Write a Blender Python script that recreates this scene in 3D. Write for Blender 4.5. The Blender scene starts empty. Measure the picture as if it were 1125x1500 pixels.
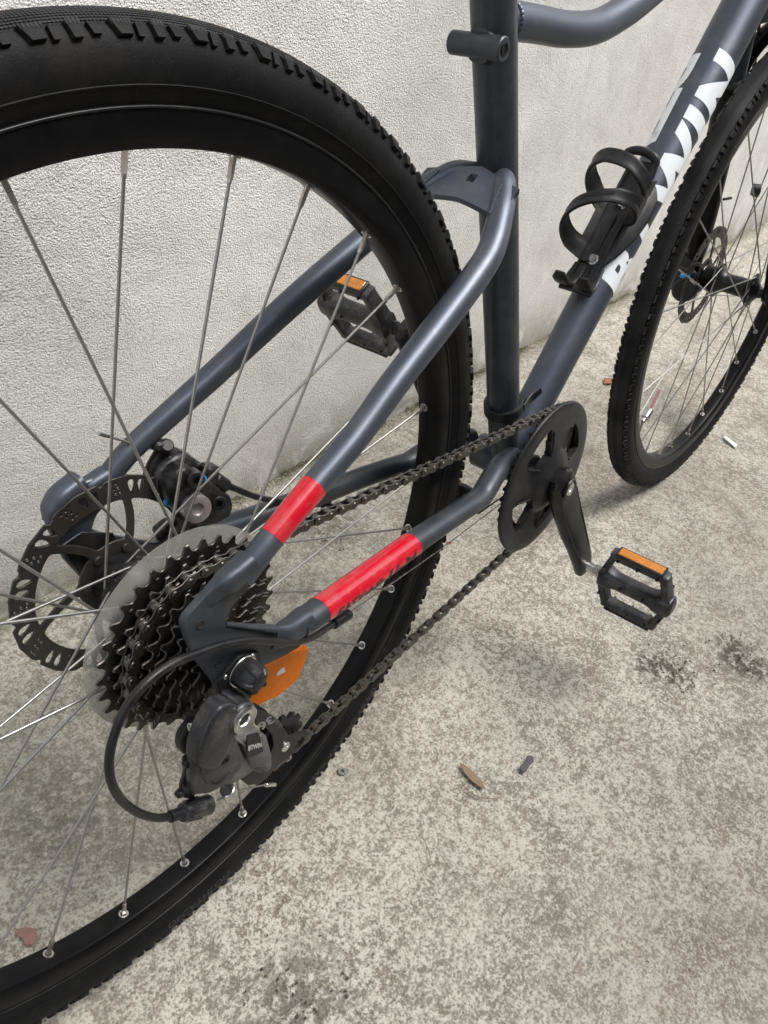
import bpy, bmesh, math, random
import numpy as np
from mathutils import Vector, Matrix, noise
from mathutils.geometry import tessellate_polygon
random.seed(7)
PI = math.pi
rad = math.radians
SC = bpy.context.scene
COL = SC.collection

# ------------------------------------------------------------------ frame of the bicycle
# bicycle coordinates: origin at the rear axle, x forwards, y to its left (towards the wall), z up along the frame, metres
LEAN = rad(6.5)                      # the bicycle leans against the wall
RO, RW, HR = 0.3640, 0.0180, 0.0210              # tyre: outer radius, half width
RC = RO - HR
FRONT = Vector((1.1267, -0.0141, 0.0176))                 # front axle
_z = Vector((0, -math.sin(LEAN), math.cos(LEAN)))           # the world's upright, seen from the bicycle: both tyres on the ground
_z = (_z - FRONT * (_z.dot(FRONT) / FRONT.dot(FRONT))).normalized()
_x = (Vector((1, 0, 0)) - _z * _z.x).normalized()
_y = _z.cross(_x)
ROOTZ = RC * math.cos(LEAN) + HR - .0015
ROOT_M = Matrix.Translation((0, 0, ROOTZ)) @ Matrix((_x, _y, _z)).to_4x4()

# ------------------------------------------------------------------ camera
CAM_C = Vector((-0.24576, -0.366305, 0.383229))
CAM_R = Matrix(((0.6349287, -0.7685447, 0.0787687), (-0.3897237, -0.4066546, -0.8262854), (0.6670689, 0.4939343, -0.5577168)))
F_PX = 1148.73
cam = bpy.data.objects.new('camera', bpy.data.cameras.new('camera'))
COL.objects.link(cam)
SC.camera = cam
cam.data.sensor_fit = 'VERTICAL'
cam.data.sensor_height = 48.0
cam.data.lens = F_PX / 1500 * 48.0
cam.data.clip_start = 0.01
cam.data.clip_end = 200
_m = Matrix((CAM_R[0], -CAM_R[1], -CAM_R[2])).transposed().to_4x4()
_m.translation = CAM_C
cam.matrix_world = ROOT_M @ _m
CAM_W = ROOT_M @ CAM_C

# ------------------------------------------------------------------ sky, sun, exposure
SUN_EL, SUN_AZ = rad(60), rad(-52)   # azimuth measured from +x towards +y
w = bpy.data.worlds.new('World')
SC.world = w
w.use_nodes = True
nt = w.node_tree
bg = nt.nodes['Background']
sky = nt.nodes.new('ShaderNodeTexSky')
sky.sky_type = 'NISHITA'
sky.sun_disc = False
sky.sun_elevation = SUN_EL
sky.sun_rotation = PI / 2 - SUN_AZ
sky.air_density = 1.0
sky.dust_density = 3.0
hs = nt.nodes.new('ShaderNodeHueSaturation')
hs.inputs['Saturation'].default_value = 0.34
nt.links.new(sky.outputs[0], hs.inputs['Color'])
nt.links.new(hs.outputs[0], bg.inputs[0])
bg.inputs[1].default_value = 0.15
sl = bpy.data.lights.new('sun', 'SUN')
sl.energy = 1.5
sl.angle = rad(32)
sl.color = (1.0, 0.97, 0.93)
sun = bpy.data.objects.new('sun', sl)
COL.objects.link(sun)
_d = Vector((math.cos(SUN_EL) * math.cos(SUN_AZ), math.cos(SUN_EL) * math.sin(SUN_AZ), math.sin(SUN_EL)))
sun.rotation_euler = _d.to_track_quat('Z', 'Y').to_euler()
SC.view_settings.view_transform = 'Standard'
SC.view_settings.look = 'None'
SC.view_settings.gamma = 1
SC.view_settings.exposure = 1.38

# ------------------------------------------------------------------ from picture measurements to places
def ray(px, py):
    return CAM_R.transposed() @ Vector(((px - 562.5) / F_PX, (py - 750) / F_PX, 1))
def at(px, py, y):                   # bicycle coordinates of the point measured there, in the plane y
    d = ray(px, py)
    return CAM_C + d * ((y - CAM_C.y) / d.y)
def ground(px, py, z=0.0):           # world coordinates on the floor
    d = ROOT_M.to_3x3() @ ray(px, py)
    return CAM_W + d * ((z - CAM_W.z) / d.z)
def xz(pts, y):
    return [(p.x, p.z) for p in (at(a, b, y) for a, b in pts)]

# ------------------------------------------------------------------ materials
def mat(name, col, rough=.5, metal=0., var=.25, scale=40., bump=0., bscale=300., dirt=None, dirt_amt=0., dirt_scale=18., spec=.5, coat=0., trans=0., col2=None, ior=1.45):
    m = bpy.data.materials.new(name)
    m.use_nodes = True
    n = m.node_tree.nodes
    l = m.node_tree.links
    b = n['Principled BSDF']
    b.inputs['Metallic'].default_value = metal
    b.inputs['Specular IOR Level'].default_value = spec
    b.inputs['Coat Weight'].default_value = coat
    b.inputs['Transmission Weight'].default_value = trans
    b.inputs['IOR'].default_value = ior
    tc = n.new('ShaderNodeTexCoord')
    t = n.new('ShaderNodeTexNoise')
    t.inputs['Scale'].default_value = scale
    t.inputs['Detail'].default_value = 6
    l.new(tc.outputs['Object'], t.inputs['Vector'])
    mx = n.new('ShaderNodeMix')
    mx.data_type = 'RGBA'
    mx.inputs[6].default_value = tuple(c * (1 - var) for c in col) + (1,)
    mx.inputs[7].default_value = tuple(min(1, c * (1 + var)) for c in (col2 or col)) + (1,)
    l.new(t.outputs[0], mx.inputs[0])
    out = mx.outputs[2]
    rr = n.new('ShaderNodeMapRange')
    rr.inputs[3].default_value = max(.02, rough - .09)
    rr.inputs[4].default_value = min(1, rough + .09)
    l.new(t.outputs[0], rr.inputs[0])
    l.new(rr.outputs[0], b.inputs['Roughness'])
    if dirt:
        t2 = n.new('ShaderNodeTexNoise')
        t2.inputs['Scale'].default_value = dirt_scale
        t2.inputs['Detail'].default_value = 9
        t2.inputs['Roughness'].default_value = .72
        l.new(tc.outputs['Object'], t2.inputs['Vector'])
        r2 = n.new('ShaderNodeMapRange')
        r2.inputs[1].default_value = .48
        r2.inputs[2].default_value = .72
        r2.inputs[4].default_value = dirt_amt
        l.new(t2.outputs[0], r2.inputs[0])
        m2 = n.new('ShaderNodeMix')
        m2.data_type = 'RGBA'
        m2.inputs[7].default_value = dirt + (1,)
        l.new(r2.outputs[0], m2.inputs[0])
        l.new(out, m2.inputs[6])
        out = m2.outputs[2]
        # fine dust specks
        v = n.new('ShaderNodeTexVoronoi')
        v.inputs['Scale'].default_value = 260
        l.new(tc.outputs['Object'], v.inputs['Vector'])
        r3 = n.new('ShaderNodeMapRange')
        r3.inputs[1].default_value = .10
        r3.inputs[2].default_value = .05
        r3.inputs[4].default_value = min(1, dirt_amt * 1.1)
        l.new(v.outputs[0], r3.inputs[0])
        m3 = n.new('ShaderNodeMix')
        m3.data_type = 'RGBA'
        m3.inputs[7].default_value = tuple(min(1, c * 1.8) for c in dirt) + (1,)
        l.new(r3.outputs[0], m3.inputs[0])
        l.new(out, m3.inputs[6])
        out = m3.outputs[2]
    l.new(out, b.inputs['Base Color'])
    if bump:
        t3 = n.new('ShaderNodeTexNoise')
        t3.inputs['Scale'].default_value = bscale
        t3.inputs['Detail'].default_value = 4
        l.new(tc.outputs['Object'], t3.inputs['Vector'])
        bp = n.new('ShaderNodeBump')
        bp.inputs['Strength'].default_value = bump
        bp.inputs['Distance'].default_value = .0006
        l.new(t3.outputs[0], bp.inputs['Height'])
        l.new(bp.outputs[0], b.inputs['Normal'])
    return m

DUST = (.32, .29, .24)
M_PAINT = mat('paint_blue_grey', (.074, .086, .110), .41, .62, .10, 900, .14, 1600, DUST, .16, 30, coat=.05)
M_PAINT_DARK = mat('paint_charcoal', (.044, .051, .062), .42, .48, .15, 500, .15, 1200, DUST, .14, 24, coat=.05)
M_RED = mat('red_sticker', (.45, .0025, .016), .24, 0, .16, 30, .12, 400, DUST, .16, 55, spec=.45, coat=.5)
M_WHITE = mat('white_lettering', (.74, .78, .80), .40, 0, .03, 60, 0, 300, (.3, .28, .25), .10, 60)
M_INK = mat('black_print', (.02, .018, .018), .4)
M_RUBBER = mat('tyre_rubber', (.0060, .0063, .0070), .58, 0, .35, 60, .35, 900, (.070, .062, .05), .22, 14, spec=.15)
M_RIM = mat('rim_black', (.0030, .0032, .0042), .32, 0, .2, 70, .08, 900, (.16, .14, .11), .05, 30, spec=.20)
M_BLACK = mat('black_metal', (.007, .0073, .0085), .36, 0, .25, 80, .15, 900, DUST, .07, 40, spec=.38)
M_PLASTIC = mat('black_plastic', (.010, .0105, .012), .40, 0, .2, 70, .25, 700, DUST, .07, 45, spec=.38)
M_PLASTIC_W = mat('worn_black_plastic', (.015, .0155, .018), .33, 0, .3, 70, .4, 500, (.30, .28, .25), .24, 60, spec=.5)
M_GREYPL = mat('grey_plastic', (.065, .065, .066), .45, 0, .2, 70, .2, 500, DUST, .3, 60)
M_SPOKE = mat('spoke_steel', (.36, .36, .35), .36, .9, .25, 60, 0, 100, (.22, .17, .10), .35, 50)
M_STEEL = mat('bright_steel', (.58, .58, .57), .26, 1., .1, 100)
M_CHAIN = mat('chain_steel', (.120, .110, .100), .30, .95, .5, 260, .3, 900, (.030, .022, .014), .6, 200)
M_SPROCKET = mat('greasy_sprocket_steel', (.062, .058, .053), .32, .85, .5, 160, .3, 800, (.022, .017, .012), .75, 120)
M_EDGE = mat('worn_steel_edge', (.19, .18, .168), .32, 1., .5, 200, .2, 900, (.05, .04, .03), .55, 150)
M_ROTOR = mat('rotor_steel', (.050, .047, .044), .38, .6, .35, 120, .2, 900, (.12, .10, .07), .3, 70)
M_ORANGE = mat('orange_reflector', (.78, .185, .0), .36, 0, .15, 90, .8, 700, (.40, .10, .0), .3, 60, spec=.25)
M_AMBER = mat('amber_pedal_reflector', (.50, .17, .012), .22, 0, .55, 520, 1.0, 650, (.25, .13, .04), .35, 80, coat=.6)
M_BLUE = mat('blue_washer', (.02, .25, .55), .35)
M_BRASS = mat('nipple_metal', (.50, .48, .45), .32, .9, .2, 80, 0, 100, (.25, .14, .07), .45, 90)
M_WELD = mat('weld_bead', (.085, .098, .122), .40, .6, .15, 120)

def clear_plastic(name, col, alpha):
    m = bpy.data.materials.new(name)
    m.use_nodes = True
    n, l = m.node_tree.nodes, m.node_tree.links
    b = n['Principled BSDF']
    tc = n.new('ShaderNodeTexCoord')
    t = n.new('ShaderNodeTexNoise')
    t.inputs['Scale'].default_value = 14
    t.inputs['Detail'].default_value = 3
    l.new(tc.outputs['Object'], t.inputs['Vector'])
    r = n.new('ShaderNodeMapRange')
    r.inputs[1].default_value, r.inputs[2].default_value = .3, .7
    r.inputs[3].default_value, r.inputs[4].default_value = alpha - .06, alpha + .08
    l.new(t.outputs[0], r.inputs[0])
    l.new(r.outputs[0], b.inputs['Alpha'])
    b.inputs['Base Color'].default_value = col + (1,)
    b.inputs['Roughness'].default_value = .32
    return m
M_CLEAR = clear_plastic('milky_clear_plastic', (.37, .37, .34), .45)
M_CAPCLEAR = clear_plastic('clear_cap_plastic', (.7, .68, .68), .35)

# ------------------------------------------------------------------ mesh helpers
def link(o, parent=None):
    COL.objects.link(o)
    if parent is not None:
        o.parent = parent
    return o
def new(name, verts, faces, m, parent=None, smooth=35, mats=None):
    me = bpy.data.meshes.new(name)
    me.from_pydata([tuple(v) for v in verts], [], faces)
    me.update()
    fix(me, smooth)
    me.materials.append(m)
    return link(bpy.data.objects.new(name, me), parent)
def fix(me, smooth=35):
    bm = bmesh.new()
    bm.from_mesh(me)
    bmesh.ops.recalc_face_normals(bm, faces=bm.faces)
    bm.to_mesh(me)
    bm.free()
    if smooth:
        me.shade_smooth()
        me.set_sharp_from_angle(angle=rad(smooth))
def empty(name, parent=None, mtx=None):
    o = bpy.data.objects.new(name, None)
    o.empty_display_size = .05
    link(o, parent)
    if mtx is not None:
        o.matrix_local = mtx
    return o
class Geo:
    """collects verts and faces of one part"""
    def __init__(s): s.v, s.f = [], []
    def add(s, vf):
        k = len(s.v)
        s.v += [Vector(p) for p in vf[0]]
        s.f += [tuple(i + k for i in f) for f in vf[1]]
        return s
    def obj(s, name, m, parent=None, smooth=35): return new(name, s.v, s.f, m, parent, smooth)
def spline(pts, vals, seg=8):
    """Catmull-Rom through pts with values interpolated"""
    P = [Vector(p) for p in pts]
    V = [np.atleast_1d(np.array(v, float)) for v in vals]
    n = len(P)
    if n == 2:
        return P, V
    op, ov = [], []
    g = lambda i: P[max(0, min(n - 1, i))] if 0 <= i < n else (P[0] * 2 - P[1] if i < 0 else P[-1] * 2 - P[-2])
    h = lambda i: V[max(0, min(n - 1, i))]
    for i in range(n - 1):
        for k in range(seg):
            t = k / seg
            a, b, c, d = g(i - 1), g(i), g(i + 1), g(i + 2)
            op.append(.5 * ((2 * b) + (c - a) * t + (2 * a - 5 * b + 4 * c - d) * t * t + (-a + 3 * b - 3 * c + d) * t ** 3))
            s = t * t * (3 - 2 * t)
            ov.append(h(i) * (1 - s) + h(i + 1) * s)
    op.append(P[-1]); ov.append(V[-1])
    return op, ov
def loft(pts, rads, n=20, e=2.0, up=None, seg=8, cap=True, closed=False):
    """superellipse section (a across, b along up) swept through pts"""
    rads = [np.array([r, r], float) if np.isscalar(r) else np.array(r, float) for r in (rads if isinstance(rads, (list, tuple)) and len(rads) == len(pts) else [rads] * len(pts))]
    if seg:
        P, Rr = spline(pts, rads, seg)
    else:
        P, Rr = [Vector(p) for p in pts], rads
    verts, faces = [], []
    N = len(P)
    prev = None
    for i in range(N):
        if closed:
            t = (P[(i + 1) % N] - P[i - 1]).normalized()
        else:
            t = (P[min(i + 1, N - 1)] - P[max(i - 1, 0)]).normalized()
        if up is not None:
            U = up(i / max(1, N - 1)) if callable(up) else Vector(up)
            s = t.cross(U).normalized()
            u = s.cross(t).normalized()
        else:
            if prev is None:
                u = t.orthogonal().normalized()
            else:
                u = (prev - t * prev.dot(t)).normalized()
            s = t.cross(u)
        prev = u
        a, b = Rr[i][0], Rr[i][-1]
        for k in range(n):
            q = 2 * PI * k / n
            c, d = math.cos(q), math.sin(q)
            x = math.copysign(abs(c) ** (2 / e), c) * a
            y = math.copysign(abs(d) ** (2 / e), d) * b
            verts.append(P[i] + s * x + u * y)
    M = N if closed else N - 1
    for i in range(M):
        for k in range(n):
            a = i * n + k; b = i * n + (k + 1) % n
            c = ((i + 1) % N) * n + (k + 1) % n; d = ((i + 1) % N) * n + k
            faces.append((a, b, c, d))
    if cap and not closed:
        faces.append(tuple(range(n - 1, -1, -1)))
        faces.append(tuple((N - 1) * n + k for k in range(n)))
    return verts, faces
def cyl(p0, p1, r, n=16, ch=.0):
    """a pin with chamfered rims"""
    p0, p1 = Vector(p0), Vector(p1)
    if not ch:
        return loft([p0, p1], [r, r], n, seg=0)
    d = (p1 - p0).normalized() * ch
    return loft([p0, p0 + d, p1 - d, p1], [r - ch, r, r, r - ch], n, seg=0)
def lathe(prof, n=64, c=(0, 0), close=False):
    """profile of (r, y) turned about the y axis through (x, z) = c"""
    v, f = [], []
    m = len(prof)
    for i in range(n):
        a = 2 * PI * i / n
        for r, y in prof:
            v.append((c[0] + r * math.cos(a), y, c[1] + r * math.sin(a)))
    mm = m if close else m - 1
    for i in range(n):
        j = (i + 1) % n
        for k in range(mm):
            k2 = (k + 1) % m
            f.append((i * m + k, i * m + k2, j * m + k2, j * m + k))
    return v, f
def area(p): return .5 * sum(p[i - 1][0] * p[i][1] - p[i][0] * p[i - 1][1] for i in range(len(p)))
def inset(p, b):
    out = []
    n = len(p)
    for i in range(n):
        a, c, d = Vector(p[i - 1]), Vector(p[i]), Vector(p[(i + 1) % n])
        e1 = (c - a); e2 = (d - c)
        if e1.length < 1e-9 or e2.length < 1e-9:
            out.append(tuple(c)); continue
        e1.normalize(); e2.normalize()
        n1 = Vector((-e1.y, e1.x)); n2 = Vector((-e2.y, e2.x))
        k = n1 + n2
        if k.length < .2: k = n1.copy()
        k.normalize()
        s = b / max(.45, k.dot(n1))
        out.append((c.x + k.x * s, c.y + k.y * s))
    return out
def plate(outer, holes, y0, y1, ch=.0004):
    """a plate cut to outline (x, z) with holes, between y0 and y1, edges chamfered"""
    loops = [outer if area(outer) > 0 else outer[::-1]] + [h if area(h) < 0 else h[::-1] for h in holes]
    if y0 > y1: y0, y1 = y1, y0
    v, f = [], []
    lv = []
    ins = [inset(l, ch) if ch else l for l in loops]
    lay = [(ins, y0), (loops, y0 + ch), (loops, y1 - ch), (ins, y1)] if ch else [(loops, y0), (loops, y1)]
    for L, y in lay:
        idx = []
        for l in L:
            idx.append(list(range(len(v), len(v) + len(l))))
            v += [(x, y, z) for x, z in l]
        lv.append(idx)
    for A, B in zip(lv[:-1], lv[1:]):
        for a, b in zip(A, B):
            n = len(a)
            for i in range(n):
                j = (i + 1) % n
                f.append((a[i], a[j], b[j], b[i]))
    tri = tessellate_polygon([[Vector((x, z, 0)) for x, z in l] for l in ins])
    flat0 = [i for l in lv[0] for i in l]
    flat1 = [i for l in lv[-1] for i in l]
    for t in tri:
        f.append(tuple(flat0[i] for i in t))
        f.append(tuple(flat1[i] for i in reversed(t)))
    return v, f
def pillow(outer, y0, y1, r, steps=4):
    """a slab whose rim is rounded by r on the side y0 (outer face), small chamfer behind"""
    o = outer if area(outer) > 0 else outer[::-1]
    s = 1 if y1 > y0 else -1
    loops, ys = [], []
    for k in range(steps + 1):
        a = PI / 2 * k / steps
        loops.append(inset(o, r * (1 - math.sin(a)))); ys.append(y0 + s * r * (1 - math.cos(a)))
    loops.append(o); ys.append(y1)
    v, f = [], []
    n = len(o)
    for L, y in zip(loops, ys): v += [(x, y, z) for x, z in L]
    for k in range(len(loops) - 1):
        for i in range(n):
            j = (i + 1) % n
            f.append((k * n + i, k * n + j, (k + 1) * n + j, (k + 1) * n + i))
    for k, L in ((0, loops[0]), (len(loops) - 1, loops[-1])):
        for t in tessellate_polygon([[Vector((x, z, 0)) for x, z in L]]): f.append(tuple(k * n + i for i in t))
    return v, f
def circle(r, n=32, c=(0, 0), a0=0): return [(c[0] + r * math.cos(a0 + 2 * PI * i / n), c[1] + r * math.sin(a0 + 2 * PI * i / n)) for i in range(n)]
def rounded(poly, r, n=4):
    """round the corners of a polygon"""
    out = []
    m = len(poly)
    for i in range(m):
        a, b, c = Vector(poly[i - 1]), Vector(poly[i]), Vector(poly[(i + 1) % m])
        d1, d2 = a - b, c - b
        k = min(r, d1.length * .45, d2.length * .45)
        p, q = b + d1.normalized() * k, b + d2.normalized() * k
        for j in range(n + 1):
            t = j / n
            z = p * (1 - t) ** 2 + b * 2 * t * (1 - t) + q * t * t
            out.append((z.x, z.y))
    return out
def box(c, s, M=None, ch=.0):
    """box of half sizes s about c, edges chamfered, turned by M"""
    c = Vector(c)
    a, b, d = s
    v, f = plate([(-a, -d), (a, -d), (a, d), (-a, d)] if not ch else [(-a + ch, -d), (a - ch, -d), (a, -d + ch), (a, d - ch), (a - ch, d), (-a + ch, d), (-a, d - ch), (-a, -d + ch)], [], -b, b, ch)
    v = [Vector(p) for p in v]
    if M is not None: v = [M @ p for p in v]
    return [p + c for p in v], f
def xf(vf, M): return [M @ Vector(p) for p in vf[0]], vf[1]
def text_flat(s, size=1.0, shear=0., spacing=1., bold=0., cuts=24):
    """letters as a flat mesh in x, y, cut in strips so that they can be bent"""
    cu = bpy.data.curves.new('t', 'FONT')
    cu.body = s
    cu.size = size
    cu.shear = shear
    cu.offset = bold
    cu.space_character = spacing
    cu.resolution_u = 5
    o = bpy.data.objects.new('t', cu)
    COL.objects.link(o)
    bpy.context.view_layer.update()
    me = bpy.data.meshes.new_from_object(o.evaluated_get(bpy.context.evaluated_depsgraph_get()))
    bpy.data.objects.remove(o)
    bpy.data.curves.remove(cu)
    bm = bmesh.new()
    bm.from_mesh(me)
    bpy.data.meshes.remove(me)
    bmesh.ops.remove_doubles(bm, verts=bm.verts, dist=size * 1e-4)
    xs = [v.co.x for v in bm.verts]; ys = [v.co.y for v in bm.verts]
    x0, x1, y0, y1 = min(xs), max(xs), min(ys), max(ys)
    st = (y1 - y0) / cuts
    for i in range(1, cuts):
        bmesh.ops.bisect_plane(bm, geom=bm.verts[:] + bm.edges[:] + bm.faces[:], plane_co=(0, y0 + st * i, 0), plane_no=(0, 1, 0))
    k = x0 + st * 2
    while k < x1:
        bmesh.ops.bisect_plane(bm, geom=bm.verts[:] + bm.edges[:] + bm.faces[:], plane_co=(k, 0, 0), plane_no=(1, 0, 0))
        k += st * 2
    bm.verts.ensure_lookup_table()
    V = [((v.co.x - x0) / (x1 - x0), (v.co.y - y0) / (y1 - y0)) for v in bm.verts]
    Fc = [tuple(v.index for v in f.verts) for f in bm.faces]
    asp = (x1 - x0) / (y1 - y0)
    bm.free()
    return V, Fc, asp
def letters(name, s, fn, m, parent, **k):
    V, Fc, asp = text_flat(s, **k)
    return new(name, [fn(u, v) for u, v in V], Fc, m, parent, 60)

# ================================================================== THE SETTING
_a, _b = ground(340, 732), ground(894, 444)
WD = Vector((_b.x - _a.x, _b.y - _a.y, 0)).normalized()       # along the foot of the wall
WN = Vector((WD.y, -WD.x, 0))                                   # out of the wall, towards the bicycle
W0 = Vector((_a.x, _a.y, 0))

def floor_material():
    m = bpy.data.materials.new('worn_concrete')
    m.use_nodes = True
    n, l = m.node_tree.nodes, m.node_tree.links
    b = n['Principled BSDF']
    geo = n.new('ShaderNodeNewGeometry')
    def tex(kind, scale, detail=5, rough=.6, dist=0):
        t = n.new(kind)
        t.inputs['Scale'].default_value = scale
        if kind == 'ShaderNodeTexNoise':
            t.inputs['Detail'].default_value = detail
            t.inputs['Roughness'].default_value = rough
            t.inputs['Distortion'].default_value = dist
        l.new(geo.outputs['Position'], t.inputs['Vector'])
        return t.outputs[0]
    def rng(src, a, b_, c=0., d=1.):
        r = n.new('ShaderNodeMapRange')
        for i, v in zip((1, 2, 3, 4), (a, b_, c, d)): r.inputs[i].default_value = v
        l.new(src, r.inputs[0])
        return r.outputs[0]
    def mix(f, a, b_):
        x = n.new('ShaderNodeMix')
        x.data_type = 'RGBA'
        if isinstance(f, float): x.inputs[0].default_value = f
        else: l.new(f, x.inputs[0])
        for i, v in ((6, a), (7, b_)):
            if isinstance(v, tuple): x.inputs[i].default_value = v + (1,)
            else: l.new(v, x.inputs[i])
        return x.outputs[2]
    def mul(a, b_):
        x = n.new('ShaderNodeMath'); x.operation = 'MULTIPLY'
        l.new(a, x.inputs[0])
        if isinstance(b_, float): x.inputs[1].default_value = b_
        else: l.new(b_, x.inputs[1])
        return x.outputs[0]
    def add(a, b_):
        x = n.new('ShaderNodeMath'); x.operation = 'ADD'
        l.new(a, x.inputs[0]); l.new(b_, x.inputs[1])
        return x.outputs[0]
    big = tex('ShaderNodeTexNoise', 3.2, 6, .62)
    mid = tex('ShaderNodeTexNoise', 15, 7, .70, .4)
    fine = tex('ShaderNodeTexNoise', 330, 4, .62, 0.)
    grit = tex('ShaderNodeTexNoise', 620, 3, .6)
    clump = tex('ShaderNodeTexNoise', 90, 6, .68, 0.)
    brown = tex('ShaderNodeTexNoise', 5.5, 6, .65, .5)
    # cement paste from dark grey-green to buff
    c = mix(rng(mid, .36, .62), (.195, .180, .146), (.315, .296, .244))
    c = mix(rng(brown, .50, .68, 0, .45), c, (.185, .142, .105))
    c = mix(rng(big, .50, .62, 0, .40), c, (.165, .155, .122))
    # pale worn sand grains, denser in patches
    dens = add(mul(mid, .30), add(mul(big, .22), mul(clump, .55)))
    mids = tex('ShaderNodeTexNoise', 165, 4, .6, 0.)
    s = add(add(mul(fine, .50), mul(mids, .38)), dens)
    soft = rng(tex('ShaderNodeTexNoise', 2.1, 4, .55), .40, .62, .60, 1.)
    c = mix(mul(rng(s, .92, 1.07, 0, .80), soft), c, (.57, .555, .485))
    c = mix(mul(rng(fine, .44, .34, 0, .60), soft), c, (.115, .104, .082))
    c = mix(rng(clump, .44, .30, 0, .55), c, (.13, .12, .096))
    c = mix(mul(rng(grit, .59, .67, 0, .65), soft), c, (.66, .64, .56))
    c = mix(rng(grit, .40, .30, 0, .45), c, (.09, .083, .07))
    # single aggregate stones: grey, brown, near black
    for sc, lo, colr, amt in ((62, .13, (.19, .18, .165), .85), (95, .10, (.065, .06, .055), .8), (48, .075, (.33, .20, .14), .6)):
        v = n.new('ShaderNodeTexVoronoi')
        v.inputs['Scale'].default_value = sc
        mp = n.new('ShaderNodeMapping')
        mp.inputs['Location'].default_value = (sc, sc * .3, 0)
        mp.inputs['Scale'].default_value = (1, 1.2, .001)
        l.new(geo.outputs['Position'], mp.inputs[0])
        l.new(mp.outputs[0], v.inputs['Vector'])
        sep = n.new('ShaderNodeSeparateColor')
        l.new(v.outputs['Color'], sep.inputs[0])
        pick = rng(sep.outputs[0], .80, .82)
        c = mix(mul(mul(rng(v.outputs['Distance'], lo * 1.25, lo * .9), pick), amt), c, colr)
    # dark greasy stains, two by the pedal, one in the near corner; faint broad dark patches by the rear tyre
    dark_patch_h = None
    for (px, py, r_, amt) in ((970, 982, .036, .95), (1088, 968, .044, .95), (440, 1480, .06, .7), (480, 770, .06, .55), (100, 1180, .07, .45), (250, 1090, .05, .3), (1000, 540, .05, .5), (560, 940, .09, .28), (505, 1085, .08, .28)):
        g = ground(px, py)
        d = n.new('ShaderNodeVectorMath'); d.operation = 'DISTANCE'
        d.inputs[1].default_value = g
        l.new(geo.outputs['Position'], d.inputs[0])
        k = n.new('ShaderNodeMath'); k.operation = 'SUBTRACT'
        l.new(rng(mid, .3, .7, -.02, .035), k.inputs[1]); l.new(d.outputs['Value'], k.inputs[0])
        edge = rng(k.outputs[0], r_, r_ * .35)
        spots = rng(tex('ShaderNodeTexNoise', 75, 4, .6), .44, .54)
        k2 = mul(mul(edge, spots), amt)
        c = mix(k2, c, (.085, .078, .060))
        dark_patch_h = k2 if dark_patch_h is None else add(dark_patch_h, k2)
    # damp green growth and dirt along the foot of the wall
    dp = n.new('ShaderNodeVectorMath'); dp.operation = 'DOT_PRODUCT'
    dp.inputs[1].default_value = WN
    l.new(geo.outputs['Position'], dp.inputs[0])
    dist = n.new('ShaderNodeMath'); dist.operation = 'SUBTRACT'
    l.new(dp.outputs['Value'], dist.inputs[0]); dist.inputs[1].default_value = W0.dot(WN)
    near = mul(rng(dist.outputs[0], .040, .0), rng(mid, .35, .55))
    c = mix(mul(near, .9), c, (.085, .088, .040))
    # hairline cracks
    vz = n.new('ShaderNodeTexVoronoi'); vz.feature = 'DISTANCE_TO_EDGE'
    vz.inputs['Scale'].default_value = 1.9
    wob = n.new('ShaderNodeTexNoise'); wob.inputs['Scale'].default_value = 9; wob.inputs['Detail'].default_value = 5
    l.new(geo.outputs['Position'], wob.inputs['Vector'])
    ma = n.new('ShaderNodeVectorMath'); ma.operation = 'MULTIPLY_ADD'
    ma.inputs[1].default_value = (.12, .12, 0)
    l.new(wob.outputs['Color'], ma.inputs[0]); l.new(geo.outputs['Position'], ma.inputs[2])
    l.new(ma.outputs[0], vz.inputs['Vector'])
    crack = mul(rng(vz.outputs['Distance'], .0022, .0006), rng(big, .52, .60))
    c = mix(mul(crack, .12), c, (.09, .082, .062))
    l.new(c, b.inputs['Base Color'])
    b.inputs['Roughness'].default_value = .88
    b.inputs['Specular IOR Level'].default_value = .3
    h = add(add(mul(fine, .7), mul(grit, .35)), add(mul(mid, 1.0), mul(clump, 1.0)))
    hs_ = n.new('ShaderNodeMath'); hs_.operation = 'SUBTRACT'
    l.new(h, hs_.inputs[0]); l.new(add(mul(crack, .4), mul(dark_patch_h, .8)), hs_.inputs[1])
    bp = n.new('ShaderNodeBump')
    bp.inputs['Strength'].default_value = .85
    bp.inputs['Distance'].default_value = .0035
    l.new(hs_.outputs[0], bp.inputs['Height'])
    l.new(bp.outputs[0], b.inputs['Normal'])
    return m
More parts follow.
